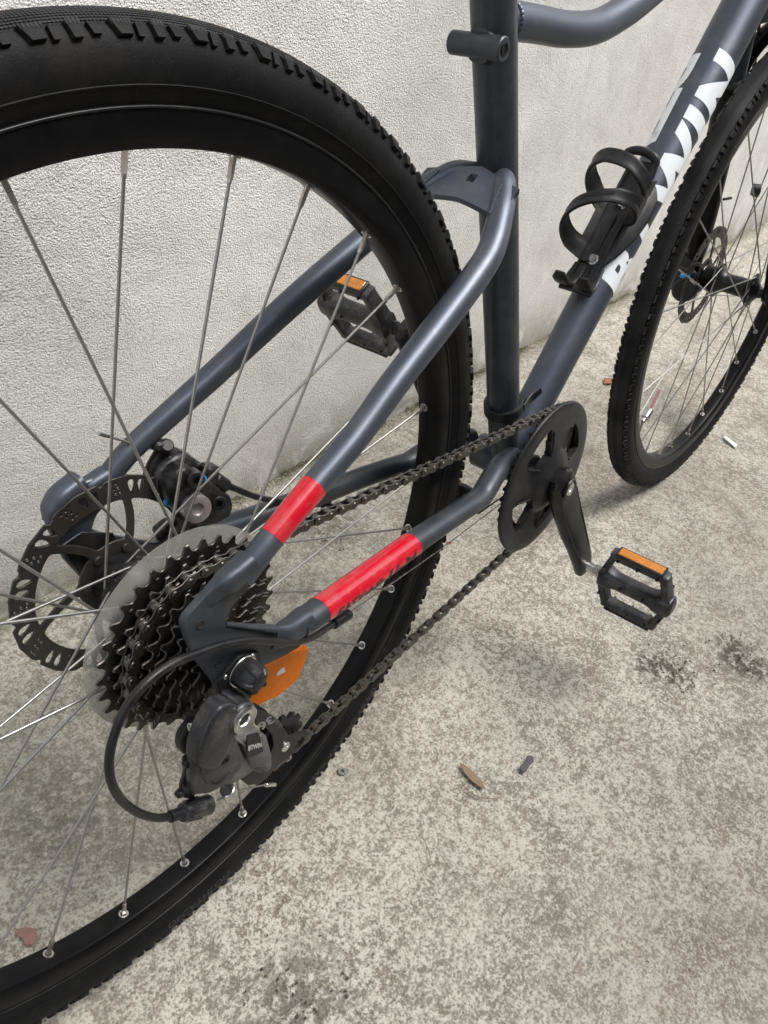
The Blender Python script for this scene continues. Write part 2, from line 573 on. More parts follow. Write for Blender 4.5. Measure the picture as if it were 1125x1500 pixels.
def wall_material():
    m = bpy.data.materials.new('roughcast_render')
    m.use_nodes = True
    n, l = m.node_tree.nodes, m.node_tree.links
    b = n['Principled BSDF']
    geo = n.new('ShaderNodeNewGeometry')
    def noi(scale, detail, rough, dist=0.):
        t = n.new('ShaderNodeTexNoise')
        t.inputs['Scale'].default_value = scale; t.inputs['Detail'].default_value = detail
        t.inputs['Roughness'].default_value = rough; t.inputs['Distortion'].default_value = dist
        l.new(geo.outputs['Position'], t.inputs['Vector'])
        return t.outputs[0]
    def rng(src, a, b_, c=0., d=1.):
        r = n.new('ShaderNodeMapRange')
        for i, v in zip((1, 2, 3, 4), (a, b_, c, d)): r.inputs[i].default_value = v
        l.new(src, r.inputs[0])
        return r.outputs[0]
    def mix(f, a, b_):
        x = n.new('ShaderNodeMix'); x.data_type = 'RGBA'
        l.new(f, x.inputs[0])
        for i, v in ((6, a), (7, b_)):
            if isinstance(v, tuple): x.inputs[i].default_value = v + (1,)
            else: l.new(v, x.inputs[i])
        return x.outputs[2]
    def op(o, a, b_):
        x = n.new('ShaderNodeMath'); x.operation = o
        l.new(a, x.inputs[0])
        if isinstance(b_, float): x.inputs[1].default_value = b_
        else: l.new(b_, x.inputs[1])
        return x.outputs[0]
    big, mid, gr0, fi = noi(2.2, 6, .6), noi(11, 6, .65, .6), noi(430, 3, .55, .0), noi(900, 2, .6)
    vo = n.new('ShaderNodeTexVoronoi'); vo.inputs['Scale'].default_value = 480
    l.new(geo.outputs['Position'], vo.inputs['Vector'])
    gr = op('ADD', op('MULTIPLY', gr0, .75), rng(vo.outputs['Distance'], .0, .8, .30, -.02))
    c = mix(rng(mid, .35, .65), (.665, .655, .63), (.755, .75, .73))
    c = mix(rng(big, .45, .65, 0, .35), c, (.58, .55, .50))
    c = mix(rng(gr, .44, .30, 0, .55), c, (.33, .315, .285))
    st = noi(26, 6, .7, .3)
    c = mix(op('MULTIPLY', rng(st, .58, .70), rng(big, .45, .6, 0, .35)), c, (.40, .37, .32))
    vp = n.new('ShaderNodeTexVoronoi'); vp.inputs['Scale'].default_value = 42
    l.new(geo.outputs['Position'], vp.inputs['Vector'])
    c = mix(rng(vp.outputs['Distance'], .055, .035, 0, .6), c, (.22, .19, .15))
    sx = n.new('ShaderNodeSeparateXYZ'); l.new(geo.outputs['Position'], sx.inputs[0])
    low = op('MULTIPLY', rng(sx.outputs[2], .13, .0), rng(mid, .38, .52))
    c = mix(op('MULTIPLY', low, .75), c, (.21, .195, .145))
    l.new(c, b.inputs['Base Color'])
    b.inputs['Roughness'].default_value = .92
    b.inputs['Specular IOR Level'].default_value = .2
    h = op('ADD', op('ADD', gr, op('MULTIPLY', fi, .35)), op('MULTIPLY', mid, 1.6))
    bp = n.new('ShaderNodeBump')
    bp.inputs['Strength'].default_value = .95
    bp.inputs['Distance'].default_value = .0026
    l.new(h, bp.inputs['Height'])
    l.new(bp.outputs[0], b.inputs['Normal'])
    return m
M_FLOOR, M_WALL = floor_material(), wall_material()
M_WALL2 = mat('grey_brown_render', (.16, .15, .135), .9, 0, .25, 6, .6, 120)

def relief(name, f, u0, u1, nu, v0, v1, nv, m, smooth=True):
    """a sheet with real unevenness: f(u, v) gives the point"""
    us, vs = np.linspace(u0, u1, nu), np.linspace(v0, v1, nv)
    V = [f(u, v) for v in vs for u in us]
    Fc = [(j * nu + i, j * nu + i + 1, (j + 1) * nu + i + 1, (j + 1) * nu + i) for j in range(nv - 1) for i in range(nu - 1)]
    me = bpy.data.meshes.new(name)
    me.from_pydata(V, [], Fc)
    me.update()
    me.shade_smooth()
    me.materials.append(m)
    return link(bpy.data.objects.new(name, me))
def fl(u, v):
    z = 0.0035 * noise.fractal(Vector((u * 4, v * 4, 0)), 1.0, 2.0, 5) + .0015 * noise.noise(Vector((u * 30, v * 30, 5)))
    return (u, v, z - .001)
# fine near the bicycle, one sheet out to the far edge
def warp(t, a): return math.copysign(abs(t) ** 3 * 28 + abs(t) * a, t)
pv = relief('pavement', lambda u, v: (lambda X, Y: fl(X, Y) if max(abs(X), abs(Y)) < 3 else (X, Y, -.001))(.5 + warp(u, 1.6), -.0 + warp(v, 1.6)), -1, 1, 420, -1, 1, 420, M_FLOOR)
pv['kind'] = 'structure'; pv['label'] = 'worn pale grey concrete pavement with sandy speckles, stains and hairline cracks'
WOFF = -W0.dot(WN)
def wl(u, v):
    d = .0022 * noise.fractal(Vector((u * 7, v * 7, 3)), 1.0, 2.0, 5) + .0008 * noise.noise(Vector((u * 60, v * 60, 9)))
    foot = .006 * max(0, 1 - v / .03) * noise.noise(Vector((u * 14, 0, 0)))
    p = W0 + WD * u + WN * (d + foot)
    return (p.x, p.y, v - .02)
wall = empty('wall')
wo = relief('render_coat', wl, -2.5, 4.5, 700, 0, 3.2, 320, M_WALL)
wo.parent = wall
core = [W0 + WD * a + WN * b_ + Vector((0, 0, c_)) for c_ in (-.02, 3.18) for a, b_ in ((-2.5, -.012), (4.5, -.012), (4.5, -.25), (-2.5, -.25))]
new('wall_core', core, [(0, 1, 2, 3), (4, 5, 6, 7), (0, 1, 5, 4), (1, 2, 6, 5), (2, 3, 7, 6), (3, 0, 4, 7)], M_WALL, wall, 0)
wall['label'] = 'pale rough rendered wall behind the bicycle, grimy and mossy along its foot'
wall['category'] = 'wall'

# unseen wall added behind the camera to hold back light from the side
fp = [W0 + WD * a + WN * b_ + Vector((0, 0, c_)) for c_ in (-.05, 3.6) for a, b_ in ((-3.2, 2.3), (5.0, 2.3), (5.0, 2.55), (-3.2, 2.55))]
oppw = new('added_shade_wall', fp, [(0, 1, 2, 3), (4, 5, 6, 7), (0, 1, 5, 4), (1, 2, 6, 5), (2, 3, 7, 6), (3, 0, 4, 7)], M_WALL2, None, 0)
oppw['kind'] = 'structure'; oppw['label'] = 'unseen dark wall added behind the camera to cut the side light'

# ================================================================== BICYCLE
bike = empty('bicycle', None, ROOT_M)
bike['label'] = 'dark blue-grey bicycle with red stripes on its rear stays, leaning against the rendered wall'
bike['category'] = 'bicycle'
BB = Vector((0.47361, 0, -0.06363))
SA, DA = 1.2400, 0.8812

# ---- frame tubes
def tube(name, pts, r, m=M_PAINT, parent=bike, **k): return new(name, *loft(pts, r, **k), m, parent)
sdir = Vector((-math.cos(SA), 0, math.sin(SA)))
ddir = Vector((math.cos(DA), 0, math.sin(DA)))
dnor = Vector((-math.sin(DA), 0, math.cos(DA)))
SEAT = tube('seat_tube', [BB + sdir * .005, BB + sdir * .2, BB + sdir * .50], [.0172, .0172, .0172], M_PAINT_DARK, n=32)
def dr(t): return .0206 + .0048 * min(1, max(0, (t - .15) / .33))
DOWN = tube('down_tube', [BB + ddir * t for t in (.01, .1, .2, .3, .4, .5, .6, .66)], [(dr(t) * .97, dr(t) * 1.02) for t in (.01, .1, .2, .3, .4, .5, .6, .66)], n=48, up=(0, 1, 0), seg=3)
HT = BB + ddir * .64
hdir = Vector((-.309, 0, .951))
tube('top_tube', [(.334, 0, .3667), (.3604, 0, .3668), (.3915, 0, .3655), (.4376, 0, .3632), (.486, 0, .3655), (.5278, 0, .3755), (.575, 0, .392), (.68, 0, .437), (HT + hdir * .09)[:]], [.0133, .0133, .0133, .0134, .0136, .0138, .014, .015, .016], n=32)
tube('head_tube', [HT - hdir * .05, HT + hdir * .12], [.0215, .0215], n=32, seg=0)
def bead(name, c, axis, r, rb=.0022, count=26, ring=lambda a: 0, parent=bike, arc=(0, 2 * PI)):
    """a row of weld ripples round a joint"""
    axis = Vector(axis).normalized()
    s = axis.orthogonal().normalized(); u = axis.cross(s)
    g = Geo()
    for i in range(count):
        a = arc[0] + (arc[1] - arc[0]) * i / count
        p = Vector(c) + (s * math.cos(a) + u * math.sin(a)) * r + axis * ring(a)
        t = (-s * math.sin(a) + u * math.cos(a))
        k = (arc[1] - arc[0]) * r / count
        g.add(loft([p - t * k * .75, p - t * k * .3, p + t * k * .3, p + t * k * .75], [rb * .5, rb, rb, rb * .4], 8, seg=0))
    return g.obj(name, M_WELD, parent)
bead('weld_bead', (.3430, 0, .3672), (1, 0, 0), .0134, .0017, 26, lambda a: 0)

# seat post lug: cross boss on the rear of the seat tube
c0 = at(699, 84, 0)
c0 = BB + sdir * ((c0 - BB).dot(sdir)) + Vector((-.021, 0, 0))
g = Geo()
g.add(cyl(c0 + Vector((0, -.022, 0)), c0 + Vector((0, .024, 0)), .0082, 24, .0008))
g.add(loft([c0 + Vector((.000, 0, 0)), c0 + Vector((.010, 0, .001)), c0 + Vector((.019, 0, .0))], [(.0105, .0115), (.012, .014), (.015, .02)], 20, 2.6, (0, 0, 1)))
boss = g.obj('rack_boss', M_PAINT_DARK, bike)
new('bolt_hole', *lathe([(.0001, -.0222), (.0032, -.0221), (.0046, -.0222), (.0046, -.0228), (.0032, -.0228), (.003, -.0223)], 20, (c0.x, c0.z)), M_BLACK, boss)

# seat stays
def mir(p): return Vector((p[0], -p[1], p[2]))
ST = [at(352, 848, -.0735), at(398, 787, -.0738), at(460, 712, -.072), at(520, 641, -.070), at(580.5, 558, -.0657), at(643, 477, -.0615), at(696, 406, -.0565), at(720, 365, -.0515), at(733, 315, -.0405), at(738, 283, -.0300), at(738, 268, -.0225)]
SR = [.0083, .0086, .0093, .0098, .0105, .0110, .0110, .0108, .0104, .0098, .0094]
SW = BB + sdir * .318
ST.append(at(737, 262, -.010)); SR.append(.0088)
stay_r = tube('seat_stay', ST, SR, n=28)
stay_l = tube('seat_stay', [mir(p) for p in ST], SR, n=28)
stay_r['label'] = 'seat stay on the chain side with a red band'
# red band sticker on the near stay
def band(name, P, Rr, a, b, m, parent, extra=.00025, n=36):
    pts, rr = spline(P, [[r] for r in Rr], 10)
    L = [0]
    for i in range(1, len(pts)): L.append(L[-1] + (pts[i] - pts[i - 1]).length)
    sub = [(p, r[0]) for p, r, s in zip(pts, rr, L) if a <= s <= b]
    return new(name, *loft([p for p, _ in sub], [r + extra for _, r in sub], n, seg=0, cap=False), m, parent)
def slen(P, k):
    pts, _ = spline(P, [[0]] * len(P), 10)
    return sum((pts[i + 1] - pts[i]).length for i in range(k * 10))
band('red_band', ST, SR, slen(ST, 1) - .001, slen(ST, 2) + .001, M_RED, stay_r)

# bridge plate between the stays, behind the seat tube
g = Geo()
pl = []
yb = .030
zb = lambda x: 0
bridge = [(-.0455, .285), (-.030, .2915), (-.012, .2965), (.012, .2965), (.030, .2915), (.0455, .285)]   # rear edge: (y, x)
# built from a loft of thin sections across y
def bridge_pt(y, t):
    # t 0 rear edge .. 1 front edge
    k = abs(y) / .046
    rear = .3055 - .0085 * k ** 1.4
    front = .3365 - .0125 * k
    x = rear + (front - rear) * t
    z = .2478 + (x - .31) * .66
    return Vector((x, y, z))
ny, nt_ = 25, 9
for side in (0, 1):
    for i in range(ny):
        for j in range(nt_):
            y = -.045 + .09 * i / (ny - 1)
            p = bridge_pt(y, j / (nt_ - 1))
            g.v.append(p + Vector((0, 0, (.0018 if side else -.0018))))
K = ny * nt_
hole = {(12, 4), (12, 5), (11, 4), (11, 5)}
for i in range(ny - 1):
    for j in range(nt_ - 1):
        a = i * nt_ + j
        if (i, j) in hole: continue
        g.f.append((a, a + 1, a + nt_ + 1, a + nt_)); g.f.append((a + K, a + nt_ + K, a + nt_ + 1 + K, a + 1 + K))
for i in range(ny - 1):
    for j in (0, nt_ - 1):
        a = i * nt_ + j; g.f.append((a, a + nt_, a + nt_ + K, a + K))
for (i0, j0, i1, j1) in ((11, 4, 11, 6), (11, 6, 13, 6), (13, 6, 13, 4), (13, 4, 11, 4)):
    a, b_ = i0 * nt_ + j0, i1 * nt_ + j1
    mids = [(i0 * nt_ + j0), ((i0 + i1) // 2) * nt_ + (j0 + j1) // 2, i1 * nt_ + j1]
    for q, w_ in zip(mids[:-1], mids[1:]): g.f.append((q, w_, w_ + K, q + K))
g.obj('stay_bridge', M_PAINT, bike)
for s in (-1, 1):
    g = Geo()
    for i in range(11):
        t = i / 10
        p = Vector((.2995 + .020 * t, s * (.0375 - .007 * t), .2435 + .0155 * t))
        g.add(loft([p - Vector((.0022, 0, .001)), p + Vector((-.001, 0, 0)), p + Vector((.0012, 0, 0)), p + Vector((.0022, 0, .001))], [.0012, .0022, .0022, .0010], 8, seg=0))
    g.obj('weld_bead', M_WELD, bike)
g = Geo()
for i in range(9):
    a = -1.25 + 2.5 * i / 8
    p = SW + Vector((-.0172 * math.cos(a) * .9 - .002, .0172 * math.sin(a), .010 - .004 * math.cos(a)))
    g.add(loft([p + Vector((-.003, 0, -.006)), p + Vector((-.001, 0, -.002)), p + Vector((0, 0, .002)), p + Vector((.001, 0, .006))], [.0015, .0030, .0030, .0014], 8, seg=0))
g.obj('weld_bead', M_WELD, bike)

# chain stays
CS = [at(436, 917, -.070), at(461, 899, -.068), at(530, 850, -.062), at(601.6, 798, -.056), at(650, 765, -.0525), at(686, 741, -.049), at(703, 729, -.0465), at(714, 712, -.043), at(726, 692, -.038), at(738, 678, -.033), at(752, 668, -.028)]
CR = [.0095, .0108, .0112, .0110, .0107, .0108, .0112, .0114, .0114, .0112, .0110]
cs_r = tube('chain_stay', CS, [(r * .92, r * 1.06) for r in CR], M_PAINT_DARK, n=28, up=(0, 1, 0))
tube('chain_stay', [mir(p) for p in CS], CR, M_PAINT_DARK, n=28)
cs_r['label'] = 'chain stay on the chain side under a red sticker'
def band2(name, a, b, m):
    pts, rr = spline(CS, [[r] for r in CR], 10)
    sub = [(p, r[0]) for p, r in list(zip(pts, rr))[a:b]]
    return new(name, *loft([p for p, _ in sub], [((r * .92) + .0003, (r * 1.06) + .0003) for _, r in sub], 36, seg=0, cap=False, up=(0, 1, 0)), m, cs_r)
band2('red_band', 11, 31, M_RED)
pts_cs, rr_cs = spline(CS, [[r] for r in CR], 10)
def cs_text(u, v, s0, s1, ang0, ang1):
    k = s0 + (s1 - s0) * u
    i = min(int(k), len(pts_cs) - 2); t = k - i
    p = pts_cs[i].lerp(pts_cs[i + 1], t)
    r = rr_cs[i][0]
    tg = (pts_cs[i + 1] - pts_cs[i]).normalized()
    sd = tg.cross(Vector((0, 1, 0))).normalized(); uu = sd.cross(tg)
    a = ang0 + (ang1 - ang0) * v
    upv = -sd if sd.z < 0 else sd
    return p + (upv * math.sin(a) * (r * .92 + .0006) + Vector((0, -1, 0)) * math.cos(a) * (r * 1.06 + .0006))
letters('lettering', 'EASYshift', lambda u, v: cs_text(u, v, 13.0, 22.4, rad(-34), rad(14)), M_INK, cs_r, bold=.02, shear=.15, cuts=6)
letters('lettering', '11-34', lambda u, v: cs_text(u, v, 23.2, 28.8, rad(-30), rad(20)), M_INK, cs_r, bold=.03, shear=.15, cuts=6)

# bottom bracket shell, clamp collar and cable guide
g = Geo()
g.add(lathe([(.0001, -.037), (.019, -.037), (.0205, -.0355), (.0205, .0355), (.019, .037), (.0001, .037)], 40, (BB.x, BB.z)))
g.obj('bottom_bracket_shell', M_PAINT_DARK, bike)
bead('weld_bead', BB + Vector((-.014, -.022, .004)), (BB - CS[-2] + Vector((0, 0, 0)))[:], .0112, .0025, 18)
cb = BB + sdir * .083
g = Geo()
for (z0, z1, r) in ((-.007, .007, .0212),):
    ring = [(.0176, z0), (r - .0008, z0), (r, z0 + .001), (r, z1 - .001), (r - .0008, z1), (.0176, z1)]
    v, f = lathe(ring, 40, close=True)
    M = Matrix.Translation(cb) @ sdir.to_track_quat('Y', 'Z').to_matrix().to_4x4()
    g.add(xf((v, f), M))
g.add(box(cb + Vector((.026, -.004, -.004)), (.012, .005, .005), Matrix.Rotation(-.25, 3, 'Y'), .001))
g.add(loft([cb + Vector((.012, -.018, .0)), cb + Vector((.030, -.015, .004)), cb + Vector((.044, -.019, .012))], [(.0014, .005), (.0014, .0055), (.0012, .004)], 12, 3, (0, 0, 1)))
g.obj('cable_collar', M_PLASTIC, bike)
g = Geo().add(box(BB + Vector((-.080, 0, -.012)), (.003, .022, .012), None, .001)).add(cyl(BB + Vector((-.088, -.016, -.014)), BB + Vector((-.088, -.004, -.014)), .009, 20, .001)).add(cyl(BB + Vector((-.088, .004, -.014)), BB + Vector((-.088, .016, -.014)), .009, 20, .001)).add(cyl(BB + Vector((-.10, -.032, -.012)), BB + Vector((-.01, -.032, -.012)), .001, 6))
g.obj('stay_yoke', M_PLASTIC_W, bike)

# down tube lettering: wraps right and left flanks
def dt_text(u, v, side, t0, t1, a0, a1):
    t = t0 + (t1 - t0) * u
    a = a0 + (a1 - a0) * v
    r = dr(t) + .0003
    return BB + ddir * t + Vector((0, side, 0)) * math.cos(a) * (r * 1.02) + dnor * math.sin(a) * (r * .97)
letters('lettering', 'BTWIN', lambda u, v: dt_text(u, v, -1, .2230, .5200, rad(-58), rad(72)), M_WHITE, DOWN, bold=.052, shear=.12, cuts=26, spacing=1.16)
letters('lettering', 'BTWIN', lambda u, v: dt_text(1 - u, v, 1, .2230, .5200, rad(-58), rad(70)), M_WHITE, DOWN, bold=.036, shear=.12, cuts=26, spacing=.9)

# seat tube sticker: black label with rows of marks and a white frame
def st_pt(u, v, a0, a1, z0, z1, r=.0175):
    a = a0 + (a1 - a0) * u
    q = BB + sdir * (z0 + (z1 - z0) * v)
    nx = Vector((sdir.z, 0, -sdir.x))
    return q + nx * math.cos(a) * r + Vector((0, 1, 0)) * math.sin(a) * r
def patch(name, a0, a1, z0, z1, m, r, parent=SEAT, n=10):
    V = [st_pt(i / n, j, a0, a1, z0, z1, r) for j in (0, 1) for i in range(n + 1)]
    return new(name, V, [(i, i + 1, n + 2 + i, n + 1 + i) for i in range(n)], m, parent, 60)
lab = patch('sticker', rad(140), rad(250), .262, .322, M_INK, .0169)
letters('lettering', 'MECA\nEASY', lambda u, v: st_pt(v, u, rad(150), rad(235), .266, .318, .0171), M_WHITE, SEAT, bold=.02, cuts=8)
patch('sticker', rad(228), rad(248), .236, .243, M_WHITE, .0169)

# ---- dropouts
def dropout(side):
    y0, y1 = (-.0745, -.0690) if side < 0 else (.0690, .0745)
    o = [(269, 900), (264, 912), (270, 932), (284, 966), (300, 985), (313, 1002), (318, 1030), (340, 1032), (352, 1015), (379, 976), (416, 958), (436, 946), (452, 925), (446, 905), (412, 922), (400, 921), (345, 918), (326, 913), (336, 888), (362, 858), (345, 828), (322, 840), (295, 872)]
    poly = xz(o, -.072)
    v, f = plate(rounded(poly, .003, 3), [], -.0745, -.0690, .0010)
    if side > 0: v = [(a, -b_, c) for a, b_, c in v]
    return v, f
g = Geo().add(dropout(-1))
# cast sockets that take the two stays, with a raised rib along the lower arm
g.add(loft([at(292, 893, -.0725), at(312, 872, -.0728), at(332, 852, -.0735), at(350, 836, -.0737), at(366, 822, -.0738)], [(.0040, .0012), (.0072, .0036), (.0088, .0078), (.0085, .0084), (.0083, .0083)], 28, 2.5, (0, 1, 0), seg=6))
g.add(loft([at(330, 914, -.0735), at(368, 918, -.0735), at(402, 921, -.0735)], [(.0022, .0014), (.003, .0018), (.004, .0026)], 12, 2.4, (0, 0, 1)))
g.add(loft([at(398, 934, -.072), at(420, 926, -.071), at(446, 907, -.069)], [(.0045, .009), (.0085, .0100), (.0098, .0100)], 24, 2.4, (0, 0, 1)))
dro = g.obj('dropout', M_PAINT_DARK, bike)
for (px, py, r) in ((294, 915, .0026), (319, 972, .0022), (349, 937, .0018)):
    q = at(px, py, -.0747)
    new('bolt_hole', *lathe([(.0001, -.0747), (r * .75, -.0747), (r, -.0752), (r * 1.25, -.0750), (r * 1.3, -.0744)], 18, (q.x, q.z)), M_INK, dro)
g = Geo().add(dropout(1))
g.add(loft([mir(at(318, 872, -.0735)), mir(at(338, 850, -.0735)), mir(at(362, 829, -.0735))], [(.006, .004), (.0082, .0078), (.0080, .0080)], 24, 2.4, (0, 1, 0)))
g.add(loft([at(74, 764, .070), at(80, 744, .071), at(92, 728, .0715), at(118, 705, .0725)], [(.005, .006), (.0085, .0085), (.0095, .0095), (.0086, .0090)], 20, 2.8, (0, 1, 0), seg=6))
g.obj('dropout', M_PAINT, bike)
# black gusset plate inside the left dropout
pg = xz([(86, 800), (118, 778), (165, 780), (178, 812), (150, 850), (122, 850)], .067)
new('axle_plate', *plate(pg, [], .0655, .0675, .0006), M_BLACK, bike)
# derailleur hanger: separate dark insert around the axle
hg = xz([(313, 997), (347, 957), (378, 952), (380, 975), (372, 1005), (357, 1030), (350, 1060), (318, 1060), (322, 1025)], -.0755)
hanger = new('derailleur_hanger', *plate(rounded(hg, .003, 3), [], -.0785, -.0752, .0007), M_BLACK, bike)
for (px, py) in ((370, 961), (331, 992)):
    q = at(px, py, -.0788)
    new('screw', *lathe([(.0001, -.0792), (.0016, -.0792), (.0019, -.0788), (.0019, -.0784)], 14, (q.x, q.z)), M_STEEL, hanger)
# axle nut cap with wings
ax = at(362, 988, -.083)
AX = (ax.x, ax.z)
g = Geo()
g.add(lathe([(.0001, -.0955), (.0045, -.0955), (.0075, -.0940), (.0100, -.0885), (.0108, -.0805), (.0100, -.0790), (.0001, -.0790)], 40, AX))
for k in range(5):
    a = k * 2 * PI / 5 + .5
    p = Vector((AX[0] + math.cos(a) * .0085, 0, AX[1] + math.sin(a) * .0085))
    g.add(loft([p + Vector((0, -.0815, 0)), p + Vector((0, -.0900, 0)), p + Vector((-math.cos(a) * .003, -.0945, -math.sin(a) * .003))], [.0027, .0027, .0020], 10, seg=3))
g.obj('axle_nut', M_PLASTIC, bike)
new('axle_washer', *lathe([(.006, -.0788), (.0118, -.0788), (.0122, -.0792), (.0118, -.0797), (.006, -.0797)], 40, AX, True), M_STEEL, bike)

# ================================================================== WHEELS
RNIP = .3055
def tyre_geo():
    # section from the near bead over the crown to the far bead, (angle from the crown)
    prof = []
    for a in np.linspace(-124, 124, 41):
        t = rad(a)
        r = RW
        k = abs(a)
        rr_ = RC + math.cos(t) * HR
        y = math.sin(t) * RW
        if k < 12: rr_ -= .0006                                    # a slightly flattened running face
        if 100 < k < 103: y *= .985
        prof.append((rr_, y))
    prof = [(.3245, -.0115), (.3268, -.0128)] + prof + [(.3268, .0128), (.3245, .0115)]
    g = Geo().add(lathe(prof, 300))
    # shoulder knobs, in fours: alternating wide and narrow, staggered outwards
    def P(th, a, h):
        q = RC + math.cos(a) * (HR + h)
        return Vector((q * math.cos(th), math.sin(a) * (RW + h), q * math.sin(th)))
    def knob(th, w_, a0, a1, h, s, skew=0, w2=None):
        w2 = w2 or w_ * .62
        v = []
        for hh, sh in ((-.0006, 1.0), (h, .78)):
            for aa, ww in ((a0, w_), (a1, w2)):
                for sg in (-1, 1):
                    v.append(P(th + sg * ww * sh / 2 + skew * (aa - a0), s * aa, hh))
        # order: lo a0 -,+ ; lo a1 -,+ ; hi...
        g.add((v, [(0, 1, 3, 2), (4, 6, 7, 5), (0, 4, 5, 1), (2, 3, 7, 6), (0, 2, 6, 4), (1, 5, 7, 3)]))
    N = 52
    per = 2 * PI / N
    for s in (-1, 1):
        for i in range(N):
            t0 = i * per + (per / 2 if s > 0 else 0)
            for k, (off, w_, a0, a1, h) in enumerate(((.04, .33, 40, 58, .0027), (.36, .19, 43, 57, .0022), (.58, .22, 39, 60, .0027), (.81, .15, 43, 60, .0022))):
                knob(t0 + off * per, w_ * per * .95, rad(a0), rad(a1), h, s, .006 * (k - 1.5))
    for sg in (-1, 1):                                            # moulding lines of the side wall
        for a, h_ in ((113, .0004),):
            g.add(lathe([(RC + math.cos(rad(a + d)) * (HR + h), sg * math.sin(rad(a + d)) * (RW + h)) for d, h in ((-2.4, -.0004), (-1., h_), (1., h_), (2.4, -.0004))], 240))
    # file tread: low ribs on the crown
    for a in (-36, -31, -26, -21, -16.5, -12, -7.5, -3, 3, 7.5, 12, 16.5, 21, 26, 31, 36):
        w_ = 1.5
        g.add(lathe([(RC + math.cos(rad(a + d)) * (HR + h), math.sin(rad(a + d)) * (RW + h)) for d, h in ((-w_ * 1.15, -.0006), (-w_ * .8, .0005), (w_ * .8, .0005), (w_ * 1.15, -.0006))], 300))
    return g
M_TREAD = M_RUBBER
# fine crosswise nicks of the file tread come from the material, cut by angle about the axle
def tread_nodes(m):
    n, l = m.node_tree.nodes, m.node_tree.links
    tc = [x for x in n if x.bl_idname == 'ShaderNodeTexCoord'][0]
    sx = n.new('ShaderNodeSeparateXYZ'); l.new(tc.outputs['Object'], sx.inputs[0])
    at2 = n.new('ShaderNodeMath'); at2.operation = 'ARCTAN2'
    l.new(sx.outputs[2], at2.inputs[0]); l.new(sx.outputs[0], at2.inputs[1])
    mu = n.new('ShaderNodeMath'); mu.operation = 'MULTIPLY'; mu.inputs[1].default_value = 1150.
    l.new(at2.outputs[0], mu.inputs[0])
    si = n.new('ShaderNodeMath'); si.operation = 'SINE'; l.new(mu.outputs[0], si.inputs[0])
    # only across the crown: radius beyond the shoulder
    ln = n.new('ShaderNodeVectorMath'); ln.operation = 'LENGTH'
    cb_ = n.new('ShaderNodeCombineXYZ'); l.new(sx.outputs[0], cb_.inputs[0]); l.new(sx.outputs[2], cb_.inputs[2]); l.new(cb_.outputs[0], ln.inputs[0])
    r = n.new('ShaderNodeMapRange'); r.inputs[1].default_value = RC + HR * .76; r.inputs[2].default_value = RC + HR * .82
    l.new(ln.outputs['Value'], r.inputs[0])
    m2 = n.new('ShaderNodeMath'); m2.operation = 'MULTIPLY'; l.new(si.outputs[0], m2.inputs[0]); l.new(r.outputs[0], m2.inputs[1])
    bp = n.new('ShaderNodeBump'); bp.inputs['Strength'].default_value = .8; bp.inputs['Distance'].default_value = .0007
    l.new(m2.outputs[0], bp.inputs['Height'])
    old = n['Principled BSDF'].inputs['Normal'].links[0].from_socket
    l.new(old, bp.inputs['Normal']); l.new(bp.outputs[0], n['Principled BSDF'].inputs['Normal'])
    # dust settles on the running face: greyer there
    base = n['Principled BSDF'].inputs['Base Color'].links[0].from_socket
    tn = n.new('ShaderNodeTexNoise'); tn.inputs['Scale'].default_value = 9; tn.inputs['Detail'].default_value = 6
    l.new(tc.outputs['Object'], tn.inputs['Vector'])
    r4 = n.new('ShaderNodeMapRange'); r4.inputs[1].default_value = .35; r4.inputs[2].default_value = .7; r4.inputs[3].default_value = .12; r4.inputs[4].default_value = .95
    l.new(tn.outputs[0], r4.inputs[0])
    m3 = n.new('ShaderNodeMath'); m3.operation = 'MULTIPLY'; l.new(r4.outputs[0], m3.inputs[0]); l.new(r.outputs[0], m3.inputs[1])
    mx = n.new('ShaderNodeMix'); mx.data_type = 'RGBA'; mx.inputs[7].default_value = (.075, .076, .078, 1)
    l.new(m3.outputs[0], mx.inputs[0]); l.new(base, mx.inputs[6]); l.new(mx.outputs[2], n['Principled BSDF'].inputs['Base Color'])
tread_nodes(M_RUBBER)

